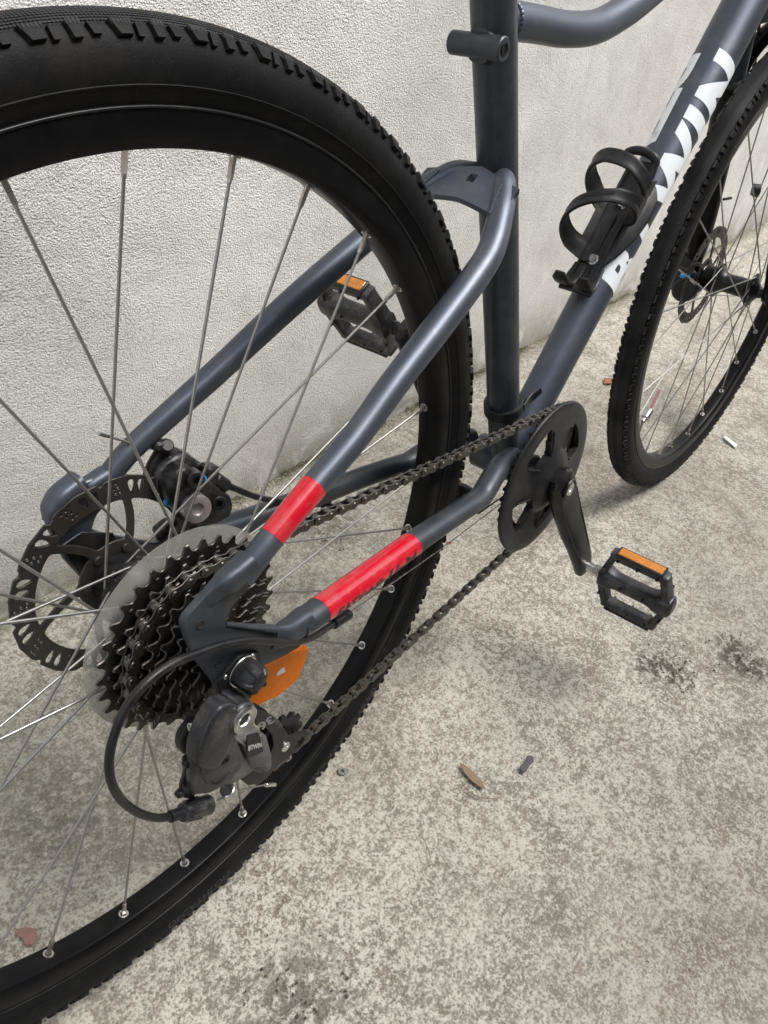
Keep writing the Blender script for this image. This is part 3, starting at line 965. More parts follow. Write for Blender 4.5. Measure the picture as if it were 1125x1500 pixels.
def wheel(M, phase, front):
    wh = empty('wheel', bike, M)
    def cp(o):
        c = o.copy(); link(c, wh); return c
    if not front:
        ty = tyre_geo().obj('tyre', M_RUBBER, wh, 40)
        H = [(RNIP, -.0085), (RNIP + .0005, -.0095), (RNIP + .0065, -.0126), (RNIP + .0200, -.0130), (RNIP + .0215, -.0126), (RNIP + .0215, -.0112), (RNIP + .0130, -.0108),
             (RNIP + .0120, 0), (RNIP + .0130, .0108), (RNIP + .0215, .0112), (RNIP + .0215, .0126), (RNIP + .0200, .0130), (RNIP + .0065, .0126), (RNIP + .0005, .0095), (RNIP, .0085), (RNIP - .0004, 0)]
        rm = new('rim', *lathe(H, 300, close=True), M_RIM, wh, 40)
        T.update(tyre=ty, rim=rm)
        g = Geo()
        for sg in (-1, 1): g.add(lathe([(.3252 + .0009 * math.cos(q), sg * (.0131 + .0009 * math.sin(q))) for q in np.linspace(0, 2 * PI, 9)[:-1]], 240, close=True))
        T['bead'] = g.obj('rim_edge', M_BLACK, wh, 60)
    else:
        ty, rm = cp(T['tyre']), cp(T['rim'])
        cp(T['bead'])
        ty.rotation_euler.y = .03
    # hub
    yr, yd = (.036, -.020) if not front else (.022, -.036)
    if not front:
        pr = [(.0001, -.066), (.0075, -.066), (.0080, -.030), (.0160, -.028), (.0250, -.0235), (.0275, -.0218), (.0275, -.0185), (.0215, -.0165), (.0165, -.008), (.0150, .010), (.0175, .024), (.0250, .0320), (.0275, .0338), (.0275, .0370), (.0240, .0385), (.0200, .045), (.0200, .0575), (.0110, .0590), (.0085, .068), (.0001, .068)]
    else:
        pr = [(.0001, -.056), (.0075, -.056), (.0095, -.047), (.0160, -.042), (.0250, -.0385), (.0270, -.0372), (.0270, -.0342), (.0200, -.0320), (.0155, -.026), (.0150, .006), (.0170, .012), (.0250, .0195), (.0275, .0208), (.0275, .0240), (.0235, .026), (.0200, .032), (.0200, .0445), (.0110, .046), (.0085, .056), (.0001, .056)]
    new('hub', *lathe(pr, 48), M_BLACK, wh)
    # spokes: three-cross, alternately to each flange; every spoke is its own object
    for k in range(28):
        th = phase - k * 2 * PI / 28
        pat = k % 4
        yf, off = {0: (yd, -86), 1: (yr, 86), 2: (yd, 86), 3: (yr, -86)}[pat]
        outside = pat in (0, 1)
        h = th + rad(off)
        a = Vector((.0238 * math.cos(h), yf + (.0022 if yf > 0 else -.0022) * (1 if outside else -1), .0238 * math.sin(h)))
        b_ = Vector((RNIP * math.cos(th), math.copysign(.0018, yf), RNIP * math.sin(th)))
        L = (b_ - a).length
        if 'spoke' not in T:
            g = Geo()
            g.add(loft([Vector((0, 0, -.001)), Vector((0, 0, 1))], [.00105, .00105], 8, seg=0))
            T['spoke'] = g.obj('spoke', M_SPOKE, wh, 60)
            n_ = Geo()
            n_.add(loft([Vector((0, 0, -.0135)), Vector((0, 0, -.0130)), Vector((0, 0, -.0025)), Vector((0, 0, 0)), Vector((0, 0, .003))], [.0013, .0019, .0020, .0023, .0023], 4, 2.0, seg=0))
            n_.add(cyl((0, 0, -.0150), (0, 0, -.0128), .00145, 10))
            T['nipple'] = n_.obj('nipple', M_BRASS, wh, 30)
            e_ = Geo().add(lathe([(.0026, -.0008), (.0026, .0006), (.0042, .0006), (.0042, -.0008)], 20, close=True))
            e_.v = [Vector((p.x, p.z, p.y)) for p in e_.v]
            T['eyelet'] = e_.obj('eyelet', M_STEEL, wh, 40)
            hd = Geo()
            hd.add(lathe([(.0001, -.0009), (.0015, -.0008), (.0020, 0), (.0015, .0006), (.0001, .0006)], 12))
            hd.add(loft([Vector((0, 0, 0)), Vector((0, .0022, 0)), Vector((0, .0034, .0006)), Vector((0, .0040, .0030))], [.00105] * 4, 8, seg=3))
            T['spoke_head'] = hd.obj('spoke_head', M_SPOKE, wh, 40)
            s, nn, ee, hh = T['spoke'], T['nipple'], T['eyelet'], T['spoke_head']
        else:
            s, nn, ee, hh = (cp(T[x]) for x in ('spoke', 'nipple', 'eyelet', 'spoke_head'))
        d = (b_ - a).normalized()
        q = d.to_track_quat('Z', 'Y').to_matrix().to_4x4()
        s.matrix_local = Matrix.Translation(a) @ q @ Matrix.Diagonal((1, 1, L, 1))
        nn.matrix_local = Matrix.Translation(b_) @ q
        rdir = Vector((math.cos(th), 0, math.sin(th)))
        ee.matrix_local = Matrix.Translation(rdir * (RNIP - .0006) + Vector((0, math.copysign(.0018, yf), 0))) @ rdir.to_track_quat('Z', 'Y').to_matrix().to_4x4()
        # head on the far side of the flange from the spoke
        sg = 1 if (yf > 0) == outside else -1
        hh.matrix_local = Matrix.Translation((a.x, a.y - sg * .0036, a.z)) @ Matrix.Diagonal((1, sg, 1, 1))
    return wh
T = {}
RPH = 1.254169 + rad(30)
WR = wheel(Matrix.Identity(4), RPH, False)
WR['label'] = 'rear wheel with greasy cassette'
STEER = Matrix.Translation(FRONT) @ Matrix.Rotation(-.02493, 4, 'Z') @ Matrix.Rotation(.017915, 4, 'X')
WF = wheel(STEER, -.501702, True)
WF['label'] = 'front wheel'
# raised lettering on the rear tyre's side wall
def tw(u, v, a0, a1, b0, b1):
    th = a0 + (a1 - a0) * u
    b_ = b0 + (b1 - b0) * v
    q = RC + math.cos(b_) * (HR + .0002)
    return Vector((q * math.cos(th), -math.sin(b_) * (RW + .0002), q * math.sin(th)))
M_EMB = mat('raised_rubber', (.030, .030, .033), .38, 0, .2, 60)
letters('sidewall_lettering', 'DECATHLON', lambda u, v: tw(u, v, rad(-97), rad(-85), rad(103), rad(83)), M_EMB, WR, cuts=6)
letters('sidewall_lettering', 'MAX 4.0 BARS 58 PSI', lambda u, v: tw(u, v, rad(-66), rad(-46), rad(103), rad(86)), M_EMB, WR, cuts=6)

# brake rotors
def rotor_geo(y, ro):
    ri = ro * .80
    N = 6
    outer = []
    M_ = 12
    for i in range(M_):                                            # wavy rim with steps
        a0 = 2 * PI * i / M_
        for t, k in ((.0, -.0028), (.06, -.0030), (.12, -.0002), (.5, .0006), (.86, -.0002), (.96, -.0012)):
            for_a = a0 + t * 2 * PI / M_
            outer.append(((ro + k) * math.cos(for_a), (ro + k) * math.sin(for_a)))
    holes = []
    for i in range(N):                                             # big windows between the curved arms
        a = 2 * PI * i / N + .25
        step_, sw = 2 * PI / N, .55
        lf = lambda r: a + .0034 / r - sw * (1 - r / ri)
        rt_ = lambda r: a + step_ - .0034 / r - sw * (1 - r / ri)
        w_ = [(ri * .97, t) for t in np.linspace(lf(ri * .97), rt_(ri * .97), 9)]
        w_ += [(ri * k, rt_(ri * k)) for k in (.85, .70, .56)]
        w_ += [(ri * .46, t) for t in np.linspace(rt_(ri * .46), lf(ri * .46), 4)]
        w_ += [(ri * k, lf(ri * k)) for k in (.56, .70, .85)]
        holes.append(rounded([(r * math.cos(t), r * math.sin(t)) for r, t in w_], .003, 3))
    for i in range(M_):
        a = 2 * PI * i / M_ + .09
        for k, da in enumerate((.0, .115)):                        # long slots
            c = a + da
            rm, w_ = (ri + ro) / 2 - .0002, .0026
            pts = []
            for q in range(12):
                f = 2 * PI * q / 12
                rr_ = rm + math.cos(f) * (ro - ri) * .32
                tt = math.sin(f) * w_ * (1 + .5 * math.cos(f)) / rm + c + math.cos(f) * .02
                pts.append((rr_ * math.cos(tt), rr_ * math.sin(tt)))
            holes.append(pts)
        for j in range(3):                                         # rows of small holes
            for kk in (0, 1):
                rr_ = ri + (ro - ri) * (.22 + .27 * j)
                tt = a + .235 + .03 * j + kk * .052
                holes.append(circle(.0011, 6, (rr_ * math.cos(tt), rr_ * math.sin(tt))))
    holes.append(circle(.0175, 24))
    g = Geo().add(plate(outer, holes, y - .0009, y + .0009, .0002))
    for i in range(6):
        a = 2 * PI * i / 6
        g.add(cyl((.0235 * math.cos(a), y - .0025, .0235 * math.sin(a)), (.0235 * math.cos(a), y + .0025, .0235 * math.sin(a)), .0035, 12, .0004))
    return g
rotor_geo(.0610, .0815).obj('brake_rotor', M_ROTOR, WR, 30)
rf = rotor_geo(.0480, .0815).obj('brake_rotor', M_ROTOR, WF, 30)
rf.rotation_euler.y = .7

# orange spoke reflector of the rear wheel
o = xz([(447, 944), (448, 953), (433, 990), (412, 1010), (400, 1018), (386, 1024), (372, 1032), (362, 1028), (344, 1006), (352, 985), (380, 970), (415, 950)], -.010)
rfl = new('spoke_reflector', *plate(rounded(o, .004, 3), [], -.0150, -.0060, .0022), M_ORANGE, WR)
o = xz([(407, 985), (416, 977), (418, 984), (405, 991)], -.0153)
new('reflector_mark', *plate(o, [], -.01535, -.0149, 0), M_WHITE, WR)
# valve of the front wheel with its clear cap
va = Matrix.Rotation(0, 4, 'Y')
def fpt(px, py, y=0.0): return STEER.inverted() @ at(px, py, y)
v0, v1, v2, v3 = fpt(936, 632), fpt(941, 618), fpt(952, 601), fpt(967, 570)
Geo().add(cyl(v0, v1, .0030, 16)).add(cyl(v1, v1.lerp(v2, .3), .0042, 16, .0005)).obj('valve', M_STEEL, WF)
Geo().add(cyl(v1.lerp(v2, .3), v2, .0068, 20, .001)).obj('valve_collar', M_STEEL, WF)
Geo().add(cyl(v2, v3, .0066, 20, .0015)).obj('valve_cap', M_CAPCLEAR, WF)
Geo().add(cyl(v2.lerp(v3, .1), v2.lerp(v3, .93), .0026, 14, .0005)).obj('valve_core', M_RED, WF)
# magnet of a speedometer on a front spoke
mg = fpt(1107, 278, -.012)
g = Geo().add(xf(lathe([(.0001, -.006), (.0075, -.006), (.0085, -.005), (.0085, .005), (.0001, .005)], 28), Matrix.Translation(mg) @ Matrix.Rotation(.5, 4, 'Z'))).add(box(mg + Vector((.006, 0, -.004)), (.007, .005, .006), Matrix.Rotation(.5, 3, 'Y'), .0015))
sm = g.obj('spoke_magnet', M_PLASTIC, WF)
new('magnet_face', *xf(lathe([(.0001, -.0063), (.0055, -.0063), (.0058, -.006)], 24), Matrix.Translation(mg) @ Matrix.Rotation(.5, 4, 'Z')), mat('cream_disc', (.62, .55, .36), .5), WF)

# ================================================================== CASSETTE AND CHAIN
PITCH = .0131
def sprocket_outline(N, ph=0., tip=.0028, add=0.):
    rp = PITCH / (2 * math.sin(PI / N)) + add
    o = []
    for i in range(N):
        a = 2 * PI * i / N + ph
        st = 2 * PI / N
        for t, r in ((0, rp - .0036), (.15, rp - .0032), (.26, rp - .0014), (.35, rp + .0014), (.40, rp + tip), (.58, rp + tip), (.65, rp + .0014), (.74, rp - .0014), (.85, rp - .0032)):
            o.append((r * math.cos(a + t * st), r * math.sin(a + t * st)))
    return o, rp
def worn(o, lim=.95):
    """tooth flanks and cut edges are worn bright, the flat faces keep their grease"""
    o.data.materials.append(M_EDGE)
    for p in o.data.polygons:
        if abs(p.normal.y) < lim: p.material_index = 1
    return o
cas = empty('cassette', bike)
teeth = [34, 30, 28, 24, 21, 18, 15, 12]
for i, N in enumerate(teeth):
    y = -.0300 - i * .0047
    o, rp = sprocket_outline(N, .3 * i, add=(.0022, .0014, 0, 0, 0, 0, 0, 0)[i])
    holes = [circle(.0155, 24)] if N < 19 else [circle(.0155, 24)] + [rounded([(r * math.cos(t), r * math.sin(t)) for r, t in ((rp * .72, k * 2 * PI / 7 + .12), (rp * .74, k * 2 * PI / 7 + .48), (rp * .50, k * 2 * PI / 7 + .55), (rp * .44, k * 2 * PI / 7 + .30))], .004, 3) for k in range(7)]
    if i < 4: holes += [circle(.0016, 8, ((rp - .0075) * math.cos(a), (rp - .0075) * math.sin(a))) for a in [2 * PI * (k + .5) / (N / 2) + .3 * i for k in range(N // 2)]] if i > 0 else []
    g = Geo().add(plate(o, holes, y - .0009, y + .0009, .00045))
    if i == 0:
        for k in range(17):                                        # rivets seen as bright dots near the teeth
            a = 2 * PI * k / 17 + .09
            g.add(cyl(((rp - .0065) * math.cos(a), y - .0016, (rp - .0065) * math.sin(a)), ((rp - .0065) * math.cos(a), y, (rp - .0065) * math.sin(a)), .0014, 8, .0003))
    worn(g.obj('sprocket', M_SPROCKET, cas, 30))
new('lockring', *lathe([(.0105, -.0655), (.0160, -.0655), (.0165, -.0645), (.0160, -.0625), (.0105, -.0625)], 32, close=True), M_SPROCKET, cas)
new('cassette_body', *lathe([(.0175, -.0630), (.0210, -.058), (.0210, -.031), (.0175, -.0290)], 32, close=True), M_SPROCKET, cas)
new('spoke_protector', *lathe([(.030, -.0235), (.060, -.0215), (.0770, -.0200), (.0785, -.0203), (.0788, -.0211), (.0770, -.0212), (.060, -.0228), (.030, -.0247)], 96, close=True), M_CLEAR, cas)

def link_geo(outer):
    yo = .0034 if outer else .0022
    th = .0009
    r = .0043
    o = []
    for k in range(9):
        a = -PI / 2 - PI * k / 8
        o.append((r * math.cos(a) * 1, r * math.sin(a)))
    o.append((PITCH / 2, r * .66))
    o2 = [(PITCH - x, z) for x, z in reversed(o[:-1])]
    top = o + o2
    low = [(PITCH / 2, -r * .66)]
    poly = top + low
    g = Geo()
    for s in (-1, 1):
        g.add(plate(poly, [], s * yo - th / 2, s * yo + th / 2, .00022))
    if outer:
        for x in (0, PITCH):
            g.add(xf(cyl((0, -.0044, 0), (0, .0044, 0), .0019, 10, .0003), Matrix.Translation((x, 0, 0))))
            g.add(xf(lathe([(.0007, -.00405), (.0023, -.00405), (.0026, -.0037)], 12), Matrix.Translation((x, 0, 0))))
    else:
        for x in (0, PITCH):
            g.add(xf(cyl((0, -.0017, 0), (0, .0017, 0), .0040, 12, .0003), Matrix.Translation((x, 0, 0))))
    return g
# chain path: on the third sprocket, over the chainring, back under and round the two jockey wheels
YC = -.0395
YR = -.0470
RCH = .0828
TP = at(417, 1093, -.0475)                                          # tension wheel, from its bolt
TPC = Vector((TP.x, TP.z)); RJ = 13 * PITCH / 2 / PI
GPC = Vector((.012, -.0960)); RG = 11 * PITCH / 2 / PI
RS = 28 * PITCH / 2 / PI + .0008
BC = Vector((BB.x, BB.z))
def tangent(c1, r1, s1, c2, r2, s2):
    """belt tangent from circle 1 to circle 2; s = +1 when the belt turns anticlockwise round it"""
    d = c2 - c1
    D = d.length
    base = math.atan2(d.y, d.x)
    k = (s1 * r1 - s2 * r2) / D
    a = base - s1 * math.acos(max(-1, min(1, s1 * k)))
    n1 = Vector((math.cos(a), math.sin(a)))
    n1 = n1
    p1 = c1 + n1 * r1
    p2 = c2 + n1 * r2 * (1 if s1 == s2 else -1)
    return p1, p2
# going: cassette top -> chainring top (clockwise seen with x right, z up) -> chainring bottom -> tension wheel bottom -> up its rear -> front of guide wheel -> cassette bottom -> rear
circ_ = [(Vector((0, 0)), RS, -1, YC), (BC, RCH, -1, YR), (TPC, RJ, -1, YC), (GPC, RG, 1, YC)]
segs = []
for i in range(4):
    c1, r1, s1, y1 = circ_[i]
    c2, r2, s2, y2 = circ_[(i + 1) % 4]
    segs.append(tangent(c1, r1, s1, c2, r2, s2))
path = []
for i in range(4):
    p, q = segs[i]
    y1, y2 = circ_[i][3], circ_[(i + 1) % 4][3]
    for k in range(60):
        t = k / 60
        path.append(Vector((p.x + (q.x - p.x) * t, y1 + (y2 - y1) * t, p.y + (q.y - p.y) * t - (.0010 * math.sin(PI * t) if i == 0 else 0))))
    c, r, s, y = circ_[(i + 1) % 4]
    a0 = math.atan2(q.y - c.y, q.x - c.x)
    nx = segs[(i + 1) % 4][0]
    a1 = math.atan2(nx.y - c.y, nx.x - c.x)
    if s > 0:
        while a1 < a0: a1 += 2 * PI
    else:
        while a1 > a0: a1 -= 2 * PI
    for k in range(60):
        a = a0 + (a1 - a0) * k / 60
        path.append(Vector((c.x + r * math.cos(a), y, c.y + r * math.sin(a))))
chain = empty('chain', bike)
L = [0.]
for i in range(len(path)): L.append(L[-1] + (path[(i + 1) % len(path)] - path[i]).length)
NL = int(round(L[-1] / PITCH / 2)) * 2
step = L[-1] / NL
def onpath(s):
    s %= L[-1]
    i = min(len(path) - 1, int(np.searchsorted(L, s, side='right') - 1))
    t = (s - L[i]) / max(1e-9, L[i + 1] - L[i])
    return path[i].lerp(path[(i + 1) % len(path)], t)
lo = worn(link_geo(True).obj('chain_link', M_CHAIN, chain, 30))
li = worn(link_geo(False).obj('chain_link', M_CHAIN, chain, 30))
for k in range(NL):
    src = lo if k % 2 == 0 else li
    o = src if k < 2 else src.copy()
    if k >= 2: link(o, chain)
    a, b_ = onpath(k * step), onpath((k + 1) * step)
    d = b_ - a
    X = d.normalized()
    Y = Vector((0, 1, 0)); Z = X.cross(Y).normalized(); Y = Z.cross(X)
    R3 = Matrix((X, Y, Z)).transposed().to_4x4()
    o.matrix_local = Matrix.Translation(a) @ R3 @ Matrix.Rotation(random.uniform(-.02, .02), 4, 'X') @ Matrix.Diagonal((d.length / PITCH, 1, 1, 1))

# ================================================================== CRANKSET
crk = empty('crankset', bike)
o, rp = sprocket_outline(40, .02, add=-.0012)
new('chainring', *plate([(x + BB.x, z + BB.z) for x, z in o], [circle(.060, 48, BC)], YR - .0010, YR + .0010, .0003), M_SPROCKET, crk)
# guard disc: dished, with four windows and ribs
def guard():
    n = 144
    rings = [(.0908, -.0510), (.0914, -.0530), (.0908, -.0548), (.0890, -.0556), (.0720, -.0560), (.0700, -.0563), (.0500, -.0580), (.0380, -.0605), (.0280, -.0655), (.0215, -.0680), (.0215, -.0520), (.0380, -.0540), (.0500, -.0520), (.0700, -.0515), (.0890, -.0510)]
    inner = lambda k: None
    cen = [33, 123, 206, 290]
    hw = [21, 23, 20, 21]
    def is_hole(a, r0, r1):
        rm = (r0 + r1) / 2
        if not (.038 < rm < .0690): return False
        for c, h in zip(cen, hw):
            d = (math.degrees(a) - c + 180) % 360 - 180
            lim = h * (.62 + .38 * (rm - .030) / .04)
            if rm > .064: lim = h * .93
            if abs(d) < lim: return True
        return False
    R1 = [.0700, .0660, .0600, .0540, .0480, .0430, .0400]
    top = [(.0908, -.0512), (.0914, -.0530), (.0908, -.0548), (.0890, -.0556), (.0800, -.0558)] + [(r, -.0560 - .0025 * ((.07 - r) / .03) ** 1.5) for r in R1] + [(.0370, -.0608), (.0300, -.0650), (.0215, -.0680), (.0001, -.0680)]
    bot = [(.0908, -.0512), (.0900, -.0510), (.0890, -.0510), (.0850, -.0510), (.0800, -.0510)] + [(r, -.0512) for r in R1] + [(.0370, -.0515), (.0300, -.0520), (.0215, -.0530), (.0001, -.0530)]
    g = Geo()
    m = len(top)
    for i in range(n):
        a = 2 * PI * i / n
        for r, y in top + bot:
            g.v.append(Vector((BB.x + r * math.cos(a), y, BB.z + r * math.sin(a))))
    W = 2 * m
    hole = [[is_hole(2 * PI * (i + .5) / n, top[k][0], top[k + 1][0]) for k in range(m - 1)] for i in range(n)]
    for i in range(n):
        j = (i + 1) % n
        for k in range(m - 1):
            if not hole[i][k]:
                g.f.append((i * W + k, i * W + k + 1, j * W + k + 1, j * W + k))
                g.f.append((i * W + m + k, j * W + m + k, j * W + m + k + 1, i * W + m + k + 1))
            if hole[i][k] != hole[j][k]:
                g.f.append((j * W + k, j * W + k + 1, j * W + m + k + 1, j * W + m + k))
            if k + 1 < m - 1 and hole[i][k] != hole[i][k + 1]:
                g.f.append((i * W + k + 1, j * W + k + 1, j * W + m + k + 1, i * W + m + k + 1))
    # ribs along the edges of the windows
    for c, h in zip(cen, hw):
        for sg in (-1, 1):
            P = [Vector((BB.x + r * math.cos(rad(c + sg * h * f)), yy, BB.z + r * math.sin(rad(c + sg * h * f)))) for r, f, yy in ((.0405, .78, -.0600), (.052, .96, -.0588), (.064, 1.08, -.0568))]
            g.add(loft(P, [.0011, .0012, .0009], 8, seg=3))
    return g
guard().obj('chainring_guard', M_PLASTIC, crk, 50)
CA = Vector((math.cos(rad(-60)), 0, math.sin(rad(-60))))
def crank(s, parent):
    d = CA if s < 0 else -CA
    y = lambda v: s * v
    g = Geo()
    P = [BB + d * t + Vector((0, y(yy), 0)) for t, yy in ((-.019, .0725), (-.010, .0745), (.010, .0755), (.035, .0775), (.080, .0825), (.125, .0895), (.158, .0930), (.176, .0935), (.183, .0935))]
    Rr = [(.011, .0065), (.0185, .0085), (.0215, .0095), (.0215, .0090), (.0205, .0080), (.0180, .0072), (.0165, .0072), (.0150, .0070), (.006, .0058)]
    if s > 0: Rr[6:] = [(.0175, .0076), (.0185, .0074), (.009, .006)]
    g.add(loft(P, Rr, 28, 2.9, (0, 1, 0), seg=6))
    return g
ca = crank(-1, crk).obj('crank_arm', M_BLACK, crk, 45)
g = Geo()   # raised rim round the hollow of the arm's outer face
for sg in (-1, 1):
    sd = CA.cross(Vector((0, 1, 0)))
    g.add(loft([BB + CA * t + sd * sg * w_ + Vector((0, -yy, 0)) for t, yy, w_ in ((.018, .0840, .0160), (.040, .0850, .0160), (.080, .0893, .0150), (.125, .0955, .0120), (.150, .0988, .0080))], [.0006, .0012, .0012, .0011, .0005], 8, seg=4))
g.obj('crank_rib', M_BLACK, crk)
cl = crank(1, crk).obj('crank_arm', M_BLACK, crk, 45)
cl['label'] = 'crank arm on the wall side'
bp_ = Geo().add(lathe([(.0125, -.0850), (.0115, -.0868), (.0095, -.0868), (.0090, -.0850)], 32, BC, True)).obj('bolt_ring', M_BLACK, crk)
g = Geo().add(lathe([(.0028, -.0850), (.0034, -.0864), (.0075, -.0868), (.0082, -.0862), (.0082, -.084), (.0028, -.084)], 32, BC, True)).add(lathe([(.0001, -.0852), (.0030, -.0852)], 16, BC))
g.obj('crank_bolt', M_STEEL, crk)
new('bolt_recess', *lathe([(.0001, .0840), (.0040, .0840), (.0085, .0850), (.0095, .0852)], 28, BC), M_INK, crk)

def pedal(base, s, ang, label):
    """platform pedal: axis out along s*y, platform direction at ang in the x-z plane"""
    a = Vector((math.cos(ang), 0, math.sin(ang)))
    yv = Vector((0, s, 0))
    nv = yv.cross(a)
    M = Matrix((yv, a, nv)).transposed().to_4x4()
    M.translation = base
    pe = empty('pedal', bike, M)
    pe['label'] = label
    pe.scale = (1.0, .90, .95)
    # local: x outwards from the crank, y platform direction, z thickness
    sp = Geo().add(cyl((-.012, 0, 0), (.006, 0, 0), .0068, 20, .0008)).add(cyl((.004, 0, 0), (.010, 0, 0), .0085, 6)).obj('spindle', M_STEEL if s < 0 else M_BLACK, pe)
    g = Geo()
    # spindle housing
    g.add(loft([(.014, 0, 0), (.022, 0, 0), (.040, 0, 0), (.075, 0, 0), (.092, 0, 0), (.105, 0, 0), (.109, 0, 0)], [(.0150, .0130), (.0155, .0135), (.0110, .0110), (.0110, .0110), (.0160, .0135), (.0150, .0125), (.010, .009)], 24, 3.2, (0, 0, 1), seg=4))
    for sg in (-1, 1):
        g.add(loft([(.024, sg * .046, 0), (.034, sg * .0475, 0), (.084, sg * .0475, 0), (.094, sg * .046, 0)], [(.0062, .0085)] * 4, 16, 5, (0, 0, 1), seg=3))
        g.add(loft([(.0165, sg * .008, 0), (.0275, sg * .0480, 0)], [(.0042, .0100), (.0046, .0084)], 16, 6, (0, 0, 1), seg=0))
        g.add(loft([(.1015, sg * .008, 0), (.0905, sg * .0480, 0)], [(.0044, .0100), (.0048, .0084)], 16, 6, (0, 0, 1), seg=0))
    pb = g.obj('pedal_body', M_PLASTIC_W, pe, 40)
    spots = [(x, sg * .046, z * .0085) for sg in (-1, 1) for x in (.034, .059, .084) for z in (-1, 1)] + [(x, 0, z * .0105) for x in (.045, .074) for z in (-1, 1)] + [(x, sg * .026, z * .0100) for x in (.019, .099) for sg in (-1, 1) for z in (-1, 1)]
    for q in spots:
        if 'pin' in T:
            o = T['pin'].copy(); link(o, pe)
        else:
            o = T['pin'] = Geo().add(cyl((0, 0, -.003), (0, 0, .003), .0019, 6, .0003)).obj('grip_pin', M_PLASTIC_W, pe)
        o.location = q
    for sg in (-1, 1):
        Geo().add(box((.059, sg * .0545, 0), (.0305, .0020, .0088), None, .0008)).obj('reflector_frame', M_PLASTIC, pe)
        Geo().add(box((.059, sg * .0562, 0), (.0280, .0010, .0066), None, .0006)).obj('pedal_reflector', M_AMBER, pe)
    return pe
CE = BB + CA * .17
pedal(CE + Vector((0, -.106, 0)), -1, rad(101), 'pedal on the chain side, amber reflector on top')
pedal(BB - CA * .17 + Vector((0, .106, 0)), 1, rad(122), 'pedal by the wall, seen through the rear wheel')

# ================================================================== DERAILLEUR
der = empty('derailleur', bike)
def px_loft(name, rows, m, parent, **k):
    """rows of (px, py, y, a, b)"""
    return new(name, *loft([at(r[0], r[1], r[2]) for r in rows], [(r[3], r[4]) for r in rows], **k), m, parent)
# mounting knuckle with the bright bush, and the arm down to the parallelogram
pv_ = at(361, 1056, -.1000)
g = Geo()
arm_ = [(322, 1034), (340, 1028), (356, 1036), (366, 1048), (360, 1066), (347, 1072), (338, 1088), (330, 1108), (318, 1124), (300, 1128), (288, 1122), (290, 1096), (300, 1068), (311, 1048)]
g.add(pillow(rounded(xz(arm_, -.094), .006, 4), -.0962, -.0830, .0036, 4))
low_ = [(289, 1092), (330, 1076), (346, 1080), (357, 1110), (353, 1128), (342, 1136), (340, 1143), (318, 1157), (306, 1163), (282, 1165), (284, 1123)]
g.add(plate(rounded(xz(low_, -.089), .0025, 3), [], -.0895, -.0800, .0014))
g.add(loft([at(291, 1108, -.0895), at(300, 1140, -.0895), at(316, 1150, -.0895), at(338, 1132, -.0895)], [(.0012, .0010)] * 4, 8, seg=5))
g.add(lathe([(.0001, -.0975), (.0102, -.0975), (.0112, -.0965), (.0118, -.0940), (.0120, -.0780), (.0001, -.0780)], 40, (pv_.x, pv_.z)))
g.add(loft([at(334, 1024, -.082), at(341, 1042, -.086), at(352, 1052, -.090)], [(.0090, .0060), (.0125, .0085), (.0110, .0070)], 24, 2.4, (0, 1, 0), seg=6))
g.add(box(at(320, 1113, -.090), (.0035, .0012, .0022), None, .0005))
dbody = g.obj('knuckle', M_PLASTIC_W, der, 45)
g = Geo().add(lathe([(.0042, -.0975), (.0050, -.0990), (.0085, -.1000), (.0100, -.0992), (.0102, -.0970), (.0042, -.0960)], 36, (pv_.x, pv_.z), True))
g.obj('pivot_bush', M_STEEL, der)
new('pivot_recess', *lathe([(.0001, -.0977), (.0043, -.0977)], 20, (pv_.x, pv_.z)), M_INK, der)
# outer link of the parallelogram: broad flat shell from the knuckle to the far knuckle
shell = [(330, 1085), (352, 1092), (360, 1108), (374, 1116), (374, 1128), (362, 1138), (348, 1146), (336, 1152), (318, 1150), (318, 1100)]
new('parallelogram_shell', *pillow(rounded(xz(shell, -.084), .004, 4), -.0840, -.0740, .0022), M_GREYPL, der, 50)
q = at(332, 1114, -.0903)
Geo().add(lathe([(.0012, -.0898), (.0024, -.0908), (.0036, -.0904), (.0038, -.0896)], 16, (q.x, q.z))).obj('link_rivet', M_BLACK, der)
# far knuckle with the badge
kn = [(343, 1082), (352, 1078), (366, 1070), (380, 1069), (388, 1098), (389, 1114), (381, 1124), (374, 1116), (358, 1116), (352, 1100)]
new('cage_knuckle', *plate(rounded(xz(kn, -.078), .002, 3), [], -.0860, -.0560, .0014), M_GREYPL, der, 50)
new('knuckle_badge', *plate(rounded(xz([(361, 1077), (379, 1072), (386, 1100), (361, 1111)], -.0866), .002, 3), [], -.0872, -.0859, .0005), M_PLASTIC, der)
b0, b1, b2 = at(364, 1100, -.0874), at(384, 1094, -.0874), at(363, 1093, -.0874)
letters('lettering', 'BTWIN', lambda u, v: b0 + (b1 - b0) * u + (b2 - b0) * v, mat('pale_print', (.55, .55, .52), .5), der, bold=.03, shear=.2, cuts=4)
g = Geo().add(plate(rounded(xz([(362, 1118), (388, 1106), (388, 1120), (378, 1130), (366, 1126)], -.074), .002, 2), [], -.0770, -.0600, .0012)).obj('cage_stop', M_GREYPL, der)
